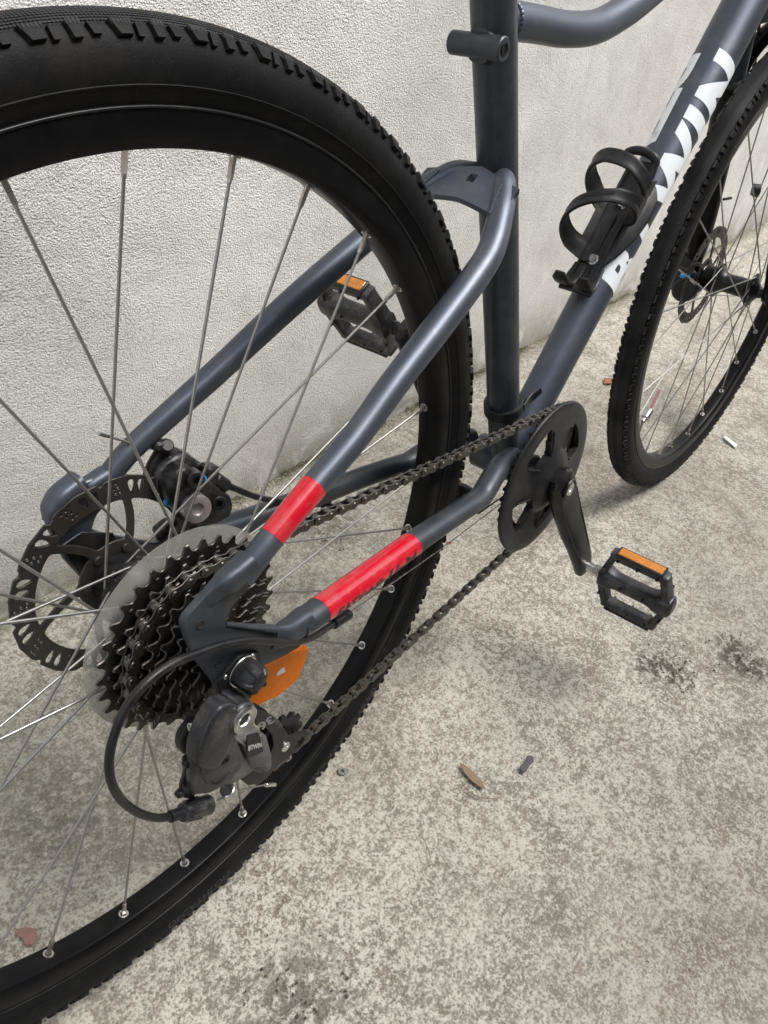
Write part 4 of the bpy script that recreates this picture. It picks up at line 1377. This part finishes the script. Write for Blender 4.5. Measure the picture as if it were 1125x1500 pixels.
# inner plates, limit screws, lever plate
new('lever_plate', *plate(rounded(xz([(266, 1108), (290, 1098), (298, 1120), (284, 1150), (283, 1170), (264, 1166), (262, 1150), (268, 1130)], -.078), .003, 3), [], -.0800, -.0770, .0007), M_PLASTIC_W, der)
for (px, py) in ((275, 1119), (264, 1163)):
    q = at(px, py, -.082)
    g = Geo().add(lathe([(.0001, -.0838), (.0022, -.0838), (.0030, -.0828), (.0030, -.0795), (.0001, -.0795)], 16, (q.x, q.z)))
    g.add(box((q.x, -.0839, q.z), (.0019, .0002, .0004)))
    g.obj('limit_screw', M_BLACK, der)
a, b_ = at(278, 1066, -.080), at(303, 1056, -.0815)
g = Geo().add(cyl(a, a.lerp(b_, .22), .0036, 18, .0006))
for k in range(7): g.add(cyl(a.lerp(b_, .26 + k * .10), a.lerp(b_, .32 + k * .10), .0031, 14, .0008))
g.add(cyl(a, b_, .0024, 10))
g.obj('adjust_screw', M_STEEL, der)
# cage plates with the window, wheels
def cage(y, dy):
    o = [(372, 1038), (392, 1044), (408, 1054), (416, 1068), (421, 1076), (436, 1072), (449, 1068), (452, 1074), (444, 1088), (436, 1098), (428, 1104), (404, 1122), (390, 1140), (376, 1150), (366, 1146), (374, 1132), (392, 1110), (400, 1092), (398, 1076), (390, 1066), (374, 1062)]
    h = [xz([(431, 1096), (434, 1086), (443, 1078), (444, 1084), (437, 1094)], y)]
    return plate(rounded(xz(o, y), .002, 3), h, y - dy / 2, y + dy / 2, .0004)
cg = new('cage_plate', *cage(-.0470, .0018), M_BLACK, der)
cg['label'] = 'outer cage plate with small print'
v, f = cage(-.0470, .0018)
new('cage_plate', [(x, yy + .0150, z) for x, yy, z in v], f, M_BLACK, der)
q0, q1, q2 = at(397, 1048, -.0481), at(376, 1062, -.0481), at(403, 1057, -.0481)
letters('lettering', '36', lambda u, v_: q0 + (q1 - q0) * u + (q2 - q0) * (v_ * 1.0), mat('worn_print', (.22, .22, .21), .5), der, bold=.03, cuts=4)
q0, q1, q2 = at(401, 1054, -.0481), at(411, 1066, -.0481), at(404, 1051, -.0481)
letters('lettering', 'MAX 11T', lambda u, v_: q0 + (q1 - q0) * u + (q2 - q0) * v_, mat('worn_print', (.2, .2, .19), .5), der, cuts=4)
g = Geo().add(lathe([(.0016, -.0482), (.0020, -.0496), (.0044, -.0496), (.0050, -.0488), (.0050, -.0478)], 24, TPC)).add(lathe([(.0001, -.0484), (.0018, -.0484)], 12, TPC)).obj('pulley_bolt', M_STEEL, der)
for c, N in ((TPC, 13), (GPC, 11)):
    o, rp = sprocket_outline(N, .2, .0008)
    g = Geo().add(plate([(x + c.x, z + c.y) for x, z in o], [circle(.0020, 5, (c.x + math.cos(k * 1.2566) * rp * .55, c.y + math.sin(k * 1.2566) * rp * .55)) for k in range(5)], YC - .0019, YC + .0019, .0004))
    g.add(lathe([(.0001, YC - .0045), (.0060, YC - .0045), (.0060, YC + .0045), (.0001, YC + .0045)], 24, c))
    g.obj('jockey_wheel', M_PLASTIC, der)
# inner arm visible left of the knuckle, behind
new('inner_link', *plate(rounded(xz([(264, 1078), (280, 1056), (302, 1052), (302, 1064), (286, 1078), (282, 1100), (268, 1106), (262, 1094)], -.062), .004, 3), [], -.0640, -.0560, .0012), M_PLASTIC, der)
g = Geo().add(plate(rounded(xz([(364, 1120), (380, 1126), (376, 1146), (362, 1150), (350, 1140)], -.060), .003, 3), [], -.0620, -.0540, .001)).obj('cage_spring_housing', M_PLASTIC, der)
# cable clamp bolt and barrel adjuster
a, b_ = at(332, 1156, -.084), at(343, 1170, -.086)
Geo().add(cyl(a, a.lerp(b_, .55), .0058, 24, .0006)).obj('clamp_washer', M_STEEL, der)
Geo().add(cyl(a.lerp(b_, .5), b_, .0040, 6, .0004)).obj('clamp_bolt', M_STEEL, der)
a, b_ = at(306, 1178, -.083), at(250, 1196, -.083)
g = Geo().add(cyl(a, a.lerp(b_, .30), .0070, 24, .001)).obj('cable_seat', M_PLASTIC_W, der)
g = Geo().add(loft([a.lerp(b_, t) for t in (.22, .30, .62, .70, .72)], [.0060, .0076, .0068, .0062, .0045], 24, seg=0))
u_ = (b_ - a).normalized(); s_ = u_.cross(Vector((0, 1, 0))).normalized(); t_ = u_.cross(s_)
for k in range(12):
    q = 2 * PI * k / 12
    o_ = s_ * math.cos(q) + t_ * math.sin(q)
    g.add(loft([a.lerp(b_, .30) + o_ * .0072, a.lerp(b_, .60) + o_ * .0066], [.0009, .0009], 6, seg=0))
g.obj('barrel_adjuster', M_PLASTIC_W, der)
Geo().add(cyl(a.lerp(b_, .70), a.lerp(b_, 1.02), .0042, 18, .0005)).obj('cable_ferrule', M_PLASTIC, der)
# shift cable housing: loop from the chain stay clip round the rear to the barrel
hp = [(505, 905, -.064), (482, 918, -.067), (462, 931, -.072), (440, 939, -.076), (405, 940, -.079), (368, 938, -.081), (330, 944, -.083), (290, 957, -.084), (250, 974, -.085), (215, 1000, -.086), (186, 1035, -.086), (168, 1075, -.086), (160, 1112, -.086), (163, 1145, -.086), (178, 1172, -.085), (202, 1190, -.084), (228, 1198, -.083), (250, 1196, -.083)]
new('shift_cable', *loft([at(*p) for p in hp], [.0028] * len(hp), 14, seg=8), M_BLACK, bike)
g = Geo().add(cyl(at(488, 914, -.0655), at(511, 899, -.0635), .0046, 18, .0006)).add(loft([at(500, 908, -.064), at(500, 898, -.063)], [(.006, .002), (.006, .002)], 10, seg=0))
g.obj('cable_stop', M_PLASTIC, bike)
new('inner_cable', *loft([at(505, 902, -.0635), at(560, 864, -.059), at(640, 808, -.052), at(715, 752, -.044), at(745, 728, -.038)], [.0006] * 5, 6, seg=3), M_STEEL, bike)
new('cable_end', *loft([at(318, 1172, -.083), at(345, 1160, -.080), at(372, 1153, -.074), at(392, 1149, -.070)], [.0007] * 4, 6, seg=4), M_SPOKE, der)
Geo().add(cyl(at(389, 1150, -.070), at(403, 1149, -.068), .0017, 12, .0005)).obj('cable_end_cap', M_STEEL, der)

# ================================================================== REAR BRAKE CALIPER
cal = empty('brake_caliper', bike)
yk = .052
def pbox(px, py, y, s, ang=0., ch=.002, axis='Y'): return box(at(px, py, y), s, Matrix.Rotation(ang, 3, axis), ch)
g = Geo()
g.add(plate(rounded(xz([(232, 700), (245, 680), (262, 673), (285, 690), (300, 700), (300, 735), (285, 762), (262, 760), (246, 740), (232, 715)], yk), .005, 4), [], .0380, .0560, .0035))
g.add(plate(rounded(xz([(278, 705), (300, 700), (328, 722), (332, 735), (326, 752), (300, 764), (282, 760)], yk), .003, 3), [], .0420, .0720, .0025))
g.obj('caliper_body', M_BLACK, cal, 45)
new('caliper_arch', *loft([at(228, 716, .066), at(236, 692, .066), at(258, 676, .066), at(284, 690, .066)], [(.006, .008), (.009, .009), (.010, .010), (.007, .009)], 20, 2.8, (0, 1, 0)), M_PLASTIC_W, cal)
def sock(name, px, py, y, r, m, parent, ln=.006, dr_=(0, -1, 0)):
    p = at(px, py, y)
    M = Matrix.Translation(p) @ Vector(dr_).normalized().to_track_quat('Y', 'Z').to_matrix().to_4x4()
    g = Geo().add(xf(lathe([(.0001, ln * .45), (r * .42, ln * .45), (r * .46, ln), (r * .88, ln), (r, ln * .85), (r, -ln), (.0001, -ln)], 24), M))
    return g.obj(name, m, parent)
sock('caliper_bolt', 284, 700, .036, .0066, M_BLACK, cal, .006, (-.3, -1, .2))
sock('caliper_bolt', 317, 735, .040, .0062, M_BLACK, cal, .006, (-.3, -1, .2))
sock('pad_adjuster', 286, 743, .034, .0112, mat('grey_anodised', (.42, .40, .40), .35, .8, .1, 100), cal, .005, (-.25, -1, .15))
sock('bolt_washer', 296, 702, .040, .0034, M_BLUE, cal, .002, (-.3, -1, .2))
sock('bolt_washer', 247, 735, .050, .0034, M_BLUE, cal, .002, (-.3, -1, .2))
Geo().add(cyl(at(312, 700, .050), at(330, 712, .050), .0062, 20, .001)).add(pbox(304, 694, .050, (.007, .006, .008), .4)).obj('cable_anchor', M_BLACK, cal)
g = Geo().add(loft([at(216, 720, .068), at(222, 690, .068), at(234, 668, .068), at(242, 655, .066)], [(.006, .005), (.0055, .0045), (.006, .0045), (.0065, .005)], 16, 2.8, (0, 1, 0)))
g.add(cyl(at(246, 652, .060), at(238, 660, .072), .0050, 18, .001)).add(cyl(at(244, 668, .064), at(248, 676, .064), .0036, 12, .0005)).add(pbox(236, 652, .066, (.008, .005, .004), .3))
g.obj('caliper_arm', M_BLACK, cal)
new('brake_inner_cable', *loft([at(305, 686, .052), at(278, 668, .060), at(250, 654, .064), at(216, 656, .068), at(150, 636, .072)], [.0009] * 5, 8, seg=4), M_SPOKE, cal)
Geo().add(cyl(at(160, 639, .072), at(144, 635, .072), .0016, 10, .0004)).obj('cable_end_cap', M_STEEL, cal)
new('brake_cable', *loft([at(330, 710, .050), at(345, 716, .048), at(380, 729, .050), at(420, 735, .056), at(458, 738, .056), at(490, 742, .050)], [.0034, .0027, .0027, .0027, .0027, .0027], 14, seg=8), M_BLACK, bike)
new('cable_tie', *loft([at(470, 730, .060), at(479, 733, .060), at(482, 742, .060), at(472, 748, .060)], [.0028] * 4, 10, seg=4), M_PLASTIC, bike)
g = Geo().add(plate(rounded(xz([(250, 765), (300, 764), (330, 770), (345, 785), (330, 800), (280, 800), (240, 800), (232, 780)], .060), .003, 3), [], .0640, .0700, .0012)).obj('caliper_mount', M_PLASTIC_W, cal)

# ================================================================== FORK AND FRONT BRAKE (turn with the front wheel)
frk = empty('fork', bike, STEER)
hd = Vector((-.309, 0, .951))
HD = Vector((-.267, 0, .964))
def leg(s):
    a = Vector((.004, s * .068, -.012))
    g = Geo()
    b0_ = Vector((-.005, s * .066, .0))
    top = b0_ + HD * .298
    P = [a, b0_ + HD * .02, b0_ + HD * .06, b0_ + HD * .12, b0_ + HD * .2, top]
    g.add(loft(P, [(.010, .008), (.016, .012), (.0185, .0170), (.0200, .0195), (.0205, .0205), (.0215, .0215)], 28, 2.2, (0, 1, 0), seg=5))
    g.add(cyl(Vector((0, s * .056, 0)), Vector((0, s * .074, 0)), .013, 24, .001))
    g.obj('fork_leg', M_RIM, frk, 45)
    d = Matrix.Translation(top) @ HD.to_track_quat('Y', 'Z').to_matrix().to_4x4()
    new('seal_ring', *xf(lathe([(.0150, -.003), (.0240, -.003), (.0245, .000), (.0225, .004), (.0150, .006)], 32, close=True), d), M_PLASTIC, frk)
    new('stanchion', *loft([top, top + HD * .17], [.0150, .0150], 28, seg=0), M_PAINT_DARK, frk)
leg(1); leg(-1)
tp = Vector((-.005, 0, 0)) + HD * .325
arch = [tp + Vector((.022, -.070, -.030)), tp + Vector((.040, -.066, .010)), tp + Vector((.052, -.045, .045)), tp + Vector((.056, 0, .062)), tp + Vector((.052, .045, .045)), tp + Vector((.040, .066, .010)), tp + Vector((.022, .070, -.030))]
new('fork_arch', *loft(arch, [(.010, .012)] * 7, 18, 2.6, seg=6), M_RIM, frk)
cr = tp + HD * .145
new('fork_crown', *loft([cr + Vector((0, -.075, -.004)), cr + Vector((.02, -.045, .012)), cr + Vector((.046, 0, .02)), cr + Vector((.02, .045, .012)), cr + Vector((0, .075, -.004))], [(.022, .02)] * 5, 20, 2.6, (0, 0, 1)), M_RIM, frk)
fcal = empty('brake_caliper', bike, STEER)
fcal['label'] = 'front brake caliper'
def fq(px, py, y): return STEER.inverted() @ at(px, py, y)
def fbox(px, py, y, s, ang=0., ch=.003): return box(fq(px, py, y), s, Matrix.Rotation(ang, 3, 'Y'), ch)
g = Geo().add(fbox(1002, 412, .052, (.022, .016, .020), .4, .005)).add(fbox(1006, 392, .058, (.014, .014, .020), .3, .004)).add(fbox(1012, 370, .062, (.010, .010, .016), .3, .003))
g.add(cyl(fq(1002, 424, .040), fq(1006, 424, .064), .020, 24, .004))
g.add(fbox(1036, 320, .064, (.010, .010, .032), -.3, .003))
g.obj('caliper_body', M_BLACK, fcal, 45)
for px in (1002, 1009):
    p = fq(px, 405, .034)
    Geo().add(cyl(p, p + Vector((0, .006, 0)), .0034, 14, .0005)).obj('bolt_washer', M_BLUE, fcal)
p = fq(1025, 408, .038)
Geo().add(cyl(p, p + Vector((0, .008, 0)), .0105, 20, .001)).obj('pad_adjuster', M_STEEL, fcal)
Geo().add(cyl(fq(1060, 292, .050), fq(1071, 290, .044), .0022, 10)).obj('cable_end_cap', M_BLACK, fcal)
new('brake_hose', *loft([fq(1046, 318, .060), fq(1056, 260, .060), fq(1078, 200, .055), fq(1098, 130, .050), fq(1110, 60, .045), fq(1112, 0, .030)], [.0026] * 6, 10), M_BLACK, bike).matrix_local = STEER

# ================================================================== BOTTLE CAGE
cagee = empty('bottle_cage', bike)
def tf(u, n_, y): return BB + ddir * u + dnor * n_ + Vector((0, y, 0))
RT = .0225
# mounting rail: channel with raised edges, standing on the tube
g = Geo()
rail = [(.212, -.014), (.385, -.014), (.388, -.006), (.388, .018), (.385, .024), (.212, .024)]
def slab(pts, n0, n1, ch=.0006, holes=()):
    v, f = plate(pts, list(holes), n0, n1, ch)
    return [tf(p.x if hasattr(p, 'x') else p[0], p[1], p[2]) for p in v], f
YO = .006
def rp_(u0, u1, w0, w1=None):
    w1 = w1 or w0
    return [(u0, YO - w0), (u1, YO - w1), (u1, YO + w1), (u0, YO + w0)]
slot = rounded([(.284, YO - .0028), (.298, YO - .0028), (.298, YO + .0028), (.284, YO + .0028)], .0027, 3)
g.add(slab(rounded(rp_(.214, .370, .0130), .003), RT + .003, RT + .0062, .0006, [slot]))
for s in (-1, 1):
    g.add(slab(rounded([(.214, YO + s * .0130 - .0014), (.364, YO + s * .0130 - .0014), (.364, YO + s * .0130 + .0014), (.214, YO + s * .0130 + .0014)], .001), RT - .001, RT + .0115, .0005))
# foot: a lip bent up at the lower end, forked
for s in (-1, 1):
    g.add(loft([tf(.236, RT + .006, YO + s * .0105), tf(.217, RT + .008, YO + s * .012), tf(.206, RT + .016, YO + s * .014), tf(.204, RT + .029, YO + s * .0145), tf(.208, RT + .037, YO + s * .0145)], [(.0022, .008), (.0024, .009), (.0026, .0095), (.0026, .0095), (.0015, .006)], 14, 3.5, (0, 1, 0), seg=5))
g.add(loft([tf(.206, RT + .010, YO - .020), tf(.206, RT + .010, YO + .020)], [(.0030, .0055), (.0030, .0055)], 12, 3, seg=0))
# head hook: an open bracket near the top
hk = [tf(.330, RT + .004, YO - .0145), tf(.358, RT + .008, YO - .0160), tf(.370, RT + .015, YO - .013), tf(.373, RT + .019, YO + .004), tf(.370, RT + .017, YO + .018), tf(.362, RT + .010, YO + .021)]
g.add(loft(hk, [(.0030, .0045), (.0032, .0050), (.0045, .0048), (.0048, .0048), (.0048, .0048), (.0035, .0035)], 14, 2.8, (0, 0, 1), seg=6))
g.obj('mounting_rail', M_PLASTIC, cagee, 40)
# the two rings that go round the bottle, joined by a broad band on the near side
CN, CR_ = RT + .006 + .0350, .0350
def ring_pt(th, u): return tf(u, CN + CR_ * math.sin(th), YO + CR_ * math.cos(th))
def strip(ths, us, ws, name=None, th_=.0017):
    g_ = Geo()
    V, Fc = [], []
    NP = len(ths)
    prof = []
    for t, u, w_ in zip(ths, us, ws):
        for k, (du, dr__) in enumerate(((-1, 0), (-.55, .0006), (0, -.0012), (.55, .0006), (1, 0))):
            for lay in (0, 1):
                r = CR_ + (th_ if lay else -th_) + dr__
                V.append(tf(u + du * w_, CN + r * math.sin(t), YO + r * math.cos(t)))
    for i in range(NP - 1):
        for k in range(4):
            a = i * 10 + k * 2; b_ = (i + 1) * 10 + k * 2
            Fc += [(a, a + 2, b_ + 2, b_), (a + 1, b_ + 1, b_ + 3, a + 3)]
        for e in (0, 8):
            a = i * 10 + e; b_ = (i + 1) * 10 + e
            Fc.append((a, b_, b_ + 1, a + 1))
    for i in (0, NP - 1):
        for k in range(4):
            a = i * 10 + k * 2; Fc.append((a, a + 1, a + 3, a + 2))
    return V, Fc
def lin(*p, n=48):
    xs = np.linspace(0, 1, n); k = np.linspace(0, 1, len(p))
    # smooth interpolation between the knots
    out = []
    for x in xs:
        i = min(len(p) - 2, int(x * (len(p) - 1))); t = x * (len(p) - 1) - i; t = t * t * (3 - 2 * t)
        out.append(p[i] * (1 - t) + p[i + 1] * t)
    return out
# angle: 0 = towards the wall (+y), 90 = away from the tube, 180 = near side, 270 = against the tube
g = Geo()
g.add(strip([rad(a) for a in lin(205, 170, 120, 70, 20, -25, -62)], lin(.316, .318, .326, .328, .325, .317, .306), lin(.012, .0085, .0075, .0078, .0095, .0120, .0105)))
g.add(strip([rad(a) for a in lin(205, 170, 120, 70, 20, -30, -75)], lin(.300, .298, .288, .274, .262, .254, .252), lin(.012, .0085, .0075, .0075, .0085, .0110, .0115)))
g.add(strip([rad(a) for a in lin(250, 225, 200, 172, n=24)], lin(.312, .314, .313, .312, n=24), lin(.022, .026, .025, .014, n=24)))
g.obj('bottle_ring', M_PLASTIC, cagee, 50)
g = Geo()
g.add(strip([rad(a) for a in lin(-92, -70, -50, n=16)], lin(.290, .285, .280, n=16), lin(.050, .046, .038, n=16)))
# lower near wing hugging the tube
wing = [(.228, -.004), (.255, -.018), (.282, -.026), (.308, -.029), (.330, -.028), (.345, -.020), (.350, -.008), (.340, -.008), (.320, -.012), (.292, -.010), (.255, -.004)]
v, f = plate(rounded(wing, .005, 4), [], 0, .0030, .0008)
g2 = Geo().add(([tf(p[0], RT + .006 - max(0, -p[2] - .012) * .55 + p[1], p[2]) for p in v], f))
g.obj('ring_back', M_PLASTIC, cagee, 50)
g2.obj('cage_wing', M_PLASTIC, cagee, 50)
for u in (.2445, .3145):
    c = tf(u, RT + .0062, YO)
    M = Matrix.Translation(c) @ dnor.to_track_quat('Y', 'Z').to_matrix().to_4x4()
    Geo().add(xf(lathe([(.0001, .0022), (.0024, .0022), (.0027, .0048), (.0042, .0048), (.0050, .0038), (.0050, .0006), (.0064, .0006), (.0064, 0), (.0001, 0)], 24), M)).obj('cage_bolt', M_STEEL, cagee)

# ================================================================== LITTLE THINGS ON THE PAVEMENT
def put(name, pts, thick, m, label, cat, lift=.0005, curl=0.):
    P = [ground(a, b_) for a, b_ in pts]
    c = sum(P, Vector()) / len(P)
    v, f = plate([(p.x - c.x, p.y - c.y) for p in P], [], 0, thick, min(thick * .3, .0006))
    o = empty(name)
    V = [Vector((x, z, y + curl * ((x * x + z * z) / .0006))) for x, y, z in v]
    me = bpy.data.meshes.new(name); me.from_pydata(V, [], f); me.update(); fix(me, 40); me.materials.append(m)
    bpy.data.objects.remove(o)
    o = link(bpy.data.objects.new(name, me))
    o.location = (c.x, c.y, lift + .0015)
    o['label'] = label; o['category'] = cat
    return o
M_LEAF = mat('dry_leaf', (.19, .13, .08), .7, 0, .25, 120, .5, 500)
M_LEAF2 = mat('red_brown_leaf', (.24, .13, .11), .75, 0, .3, 120, .5, 500)
put('dry_leaf', [(672, 1120), (678, 1121), (688, 1128), (698, 1138), (706, 1148), (710, 1157), (702, 1155), (690, 1146), (680, 1135)], .0010, M_LEAF, 'narrow tan dry leaf lying on the bare concrete in front of the pedal', 'leaf', .0006, .0010)
stem = [ground(a, b_, .0030) for a, b_ in ((676, 1146), (688, 1160), (705, 1168), (722, 1170), (738, 1166))]
o = new('leaf_stalk', *loft(stem, [.0006, .0006, .0005, .0005, .0003], 6, seg=5), M_LEAF)
o['label'] = 'thin curved brown stalk beside the narrow tan leaf'; o['category'] = 'twig'
stem = [ground(a, b_, .0028) for a, b_ in ((612, 1218), (622, 1232), (629, 1250), (630, 1268))]
o = new('dry_twig', *loft(stem, [.0004, .0005, .0005, .0003], 6, seg=5), mat('grey_twig', (.17, .14, .10), .8))
o['label'] = 'short thin grey twig on open concrete below the leaf and stalk'; o['category'] = 'twig'
put('seed_pod', rounded([(771, 1109), (779, 1110), (781, 1118), (774, 1124), (771, 1131), (764, 1134), (760, 1128), (762, 1122), (769, 1120)], 3, 3), .0022, mat('dark_grey_pod', (.06, .055, .058), .65, 0, .2, 200), 'dark grey bean-shaped scrap to the right of the narrow leaf', 'scrap')
put('red_leaf', rounded([(22, 1364), (36, 1360), (54, 1362), (56, 1374), (50, 1386), (36, 1386), (34, 1376), (24, 1372)], 3, 2), .0010, M_LEAF2, 'crumpled red-brown leaf seen between the lower spokes of the rear wheel', 'leaf', .0006, .0012)
put('bark_chip', [(884, 556), (897, 557), (897, 564), (884, 564)], .003, mat('rust_bark', (.26, .11, .06), .8), 'small rust-brown chip lying near the wall beside the front tyre', 'chip')
put('paper_slip', [(1058, 642), (1062, 641), (1079, 654), (1076, 658)], .0025, mat('white_paper', (.72, .72, .70), .6), 'small white stub on the pavement right of the front tyre', 'paper')
c = ground(501, 1131)
g = Geo().add(lathe([(.0020, 0), (.0023, .0016), (.0046, .0020), (.0052, .0010), (.0050, 0)], 20))
g.v = [Vector((p.x, -p.z, p.y)) for p in g.v]
o = g.obj('pebble', mat('grey_pebble', (.16, .16, .15), .7, 0, .3, 300, .5, 700)); o.location = (c.x, c.y, .0005)
o['label'] = 'small grey washer-like disc close to the rear tyre'; o['category'] = 'washer'
put('rust_sliver', [(654, 796), (662, 794), (661, 798), (655, 799)], .001, mat('rust_sliver', (.30, .07, .04), .7), 'tiny rust-red sliver between the rear tyre and the lower chain', 'sliver')

# loose grit: tiny stones, denser along the foot of the wall and near the tyres
rng_ = random.Random(5)
def grit(name, spots, m, seed):
    rr = random.Random(seed)
    V, Fc = [], []
    base = [(1, 0, 0), (0, 1, 0), (-1, 0, 0), (0, -1, 0), (0, 0, .8), (0, 0, -.5)]
    fcs = [(0, 1, 4), (1, 2, 4), (2, 3, 4), (3, 0, 4), (1, 0, 5), (2, 1, 5), (3, 2, 5), (0, 3, 5)]
    for (x, y, s) in spots:
        a = rr.uniform(0, 6.3); k = len(V)
        ca_, sa_ = math.cos(a), math.sin(a)
        for b_ in base:
            q = [b_[0] * s * rr.uniform(.6, 1.3), b_[1] * s * rr.uniform(.5, 1.1), b_[2] * s * rr.uniform(.5, .9)]
            V.append((x + q[0] * ca_ - q[1] * sa_, y + q[0] * sa_ + q[1] * ca_, .0008 + q[2]))
        Fc += [tuple(i + k for i in f) for f in fcs]
    o = new(name, V, Fc, m, None, 0)
    o['kind'] = 'stuff'
    return o
sp1, sp2, sp3 = [], [], []
for i in range(2600):
    u = rng_.uniform(-1.2, 2.2); d = abs(rng_.gauss(0, .018)) + .001
    p = W0 + WD * u + WN * d
    (sp1 if rng_.random() < .6 else sp2).append((p.x, p.y, rng_.uniform(.0006, .0022)))
for i in range(4200):
    x, y = rng_.uniform(-.5, 1.7), rng_.uniform(-.9, .45)
    s = .0004 + .0011 * rng_.random() ** 3
    rng_.choice((sp1, sp2, sp2, sp3)).append((x, y, s))
for (px, py, n_, r_) in ((975, 978, 90, .05), (1085, 965, 110, .05), (470, 790, 60, .05), (445, 1480, 60, .05), (1000, 520, 50, .06), (760, 760, 20, .1)):
    c = ground(px, py)
    for i in range(n_):
        sp3.append((c.x + rng_.gauss(0, r_ * .5), c.y + rng_.gauss(0, r_ * .5), rng_.uniform(.0006, .0022)))
o = grit('grit', sp1, mat('pale_grit', (.42, .40, .35), .9, 0, .3, 90), 1); o['label'] = 'pale loose grit scattered on the pavement'
o = grit('grit', sp2, mat('brown_grit', (.17, .14, .10), .9, 0, .4, 90), 2); o['label'] = 'brown loose grit scattered on the pavement'
o = grit('grit', sp3, mat('dark_grit', (.06, .055, .045), .9, 0, .4, 90), 3); o['label'] = 'dark loose grit gathered in the stains of the pavement'
# moss tufts in the joint at the foot of the wall
def moss():
    V, Fc = [], []
    rr = random.Random(9)
    for u0, u1, dens in ((-.25, .95, 1.0), (.95, 2.2, .5)):
        for i in range(int(6000 * (u1 - u0) * dens)):
            u = rr.uniform(u0, u1)
            if noise.noise(Vector((u * 9, 2, 0))) < -.05: continue
            p = W0 + WD * u + WN * abs(rr.gauss(.002, .006)) 
            z = abs(rr.gauss(0, .0028))
            s = rr.uniform(.0010, .0034)
            k = len(V)
            d1 = Vector((rr.gauss(0, 1), rr.gauss(0, 1), rr.gauss(0, .6))).normalized() * s
            d2 = Vector((rr.gauss(0, 1), rr.gauss(0, 1), rr.uniform(.3, 1.2))).normalized() * s
            V += [p + Vector((0, 0, z)), p + Vector((0, 0, z)) + d1, p + Vector((0, 0, z)) + d2]
            Fc.append((k, k + 1, k + 2))
    o = new('moss', V, Fc, mat('moss_green', (.10, .105, .045), .9, 0, .4, 60, col2=(.18, .17, .09)), None, 0)
    o['kind'] = 'stuff'; o['label'] = 'olive moss in the joint between wall and pavement'
moss()

# ================================================================== ABOVE THE PICTURE: saddle and handlebar
new('seat_post', *loft([BB + sdir * .47, BB + sdir * .70], [.0145, .0145], 24, seg=0), M_BLACK, bike)
new('seat_clamp', *loft([BB + sdir * .488, BB + sdir * .506], [.0205, .0205], 28, seg=0), M_BLACK, bike)
sp_ = BB + sdir * .72
new('saddle', *loft([sp_ + Vector(p) for p in ((-.135, 0, .018), (-.12, 0, .022), (-.06, 0, .020), (.02, 0, .012), (.09, 0, .010), (.135, 0, .004), (.142, 0, -.002))], [(.045, .012), (.074, .022), (.070, .026), (.036, .024), (.021, .020), (.018, .016), (.006, .006)], 28, 2.5, (0, 0, 1)), M_PLASTIC, bike)
ht_ = HT + hdir * .12
new('stem', *loft([ht_, ht_ + hdir * .03, ht_ + hdir * .05 + Vector((.03, 0, .01)), ht_ + hdir * .05 + Vector((.075, 0, .03))], [.018, .018, .017, .016], 20), M_BLACK, bike)
hb_ = ht_ + hdir * .05 + Vector((.080, 0, .032))
new('handlebar', *loft([hb_ + Vector((-.045, -.31, .03)), hb_ + Vector((-.012, -.16, .028)), hb_ + Vector((0, -.05, 0)), hb_ + Vector((0, .05, 0)), hb_ + Vector((-.012, .16, .028)), hb_ + Vector((-.045, .31, .03))], [.011] * 6, 18), M_BLACK, bike)
for s in (-1, 1):
    Geo().add(loft([hb_ + Vector((-.018, s * .185, .029)), hb_ + Vector((-.030, s * .245, .030)), hb_ + Vector((-.046, s * .312, .030))], [.0165, .0155, .0165], 20)).obj('grip', M_RUBBER, bike)
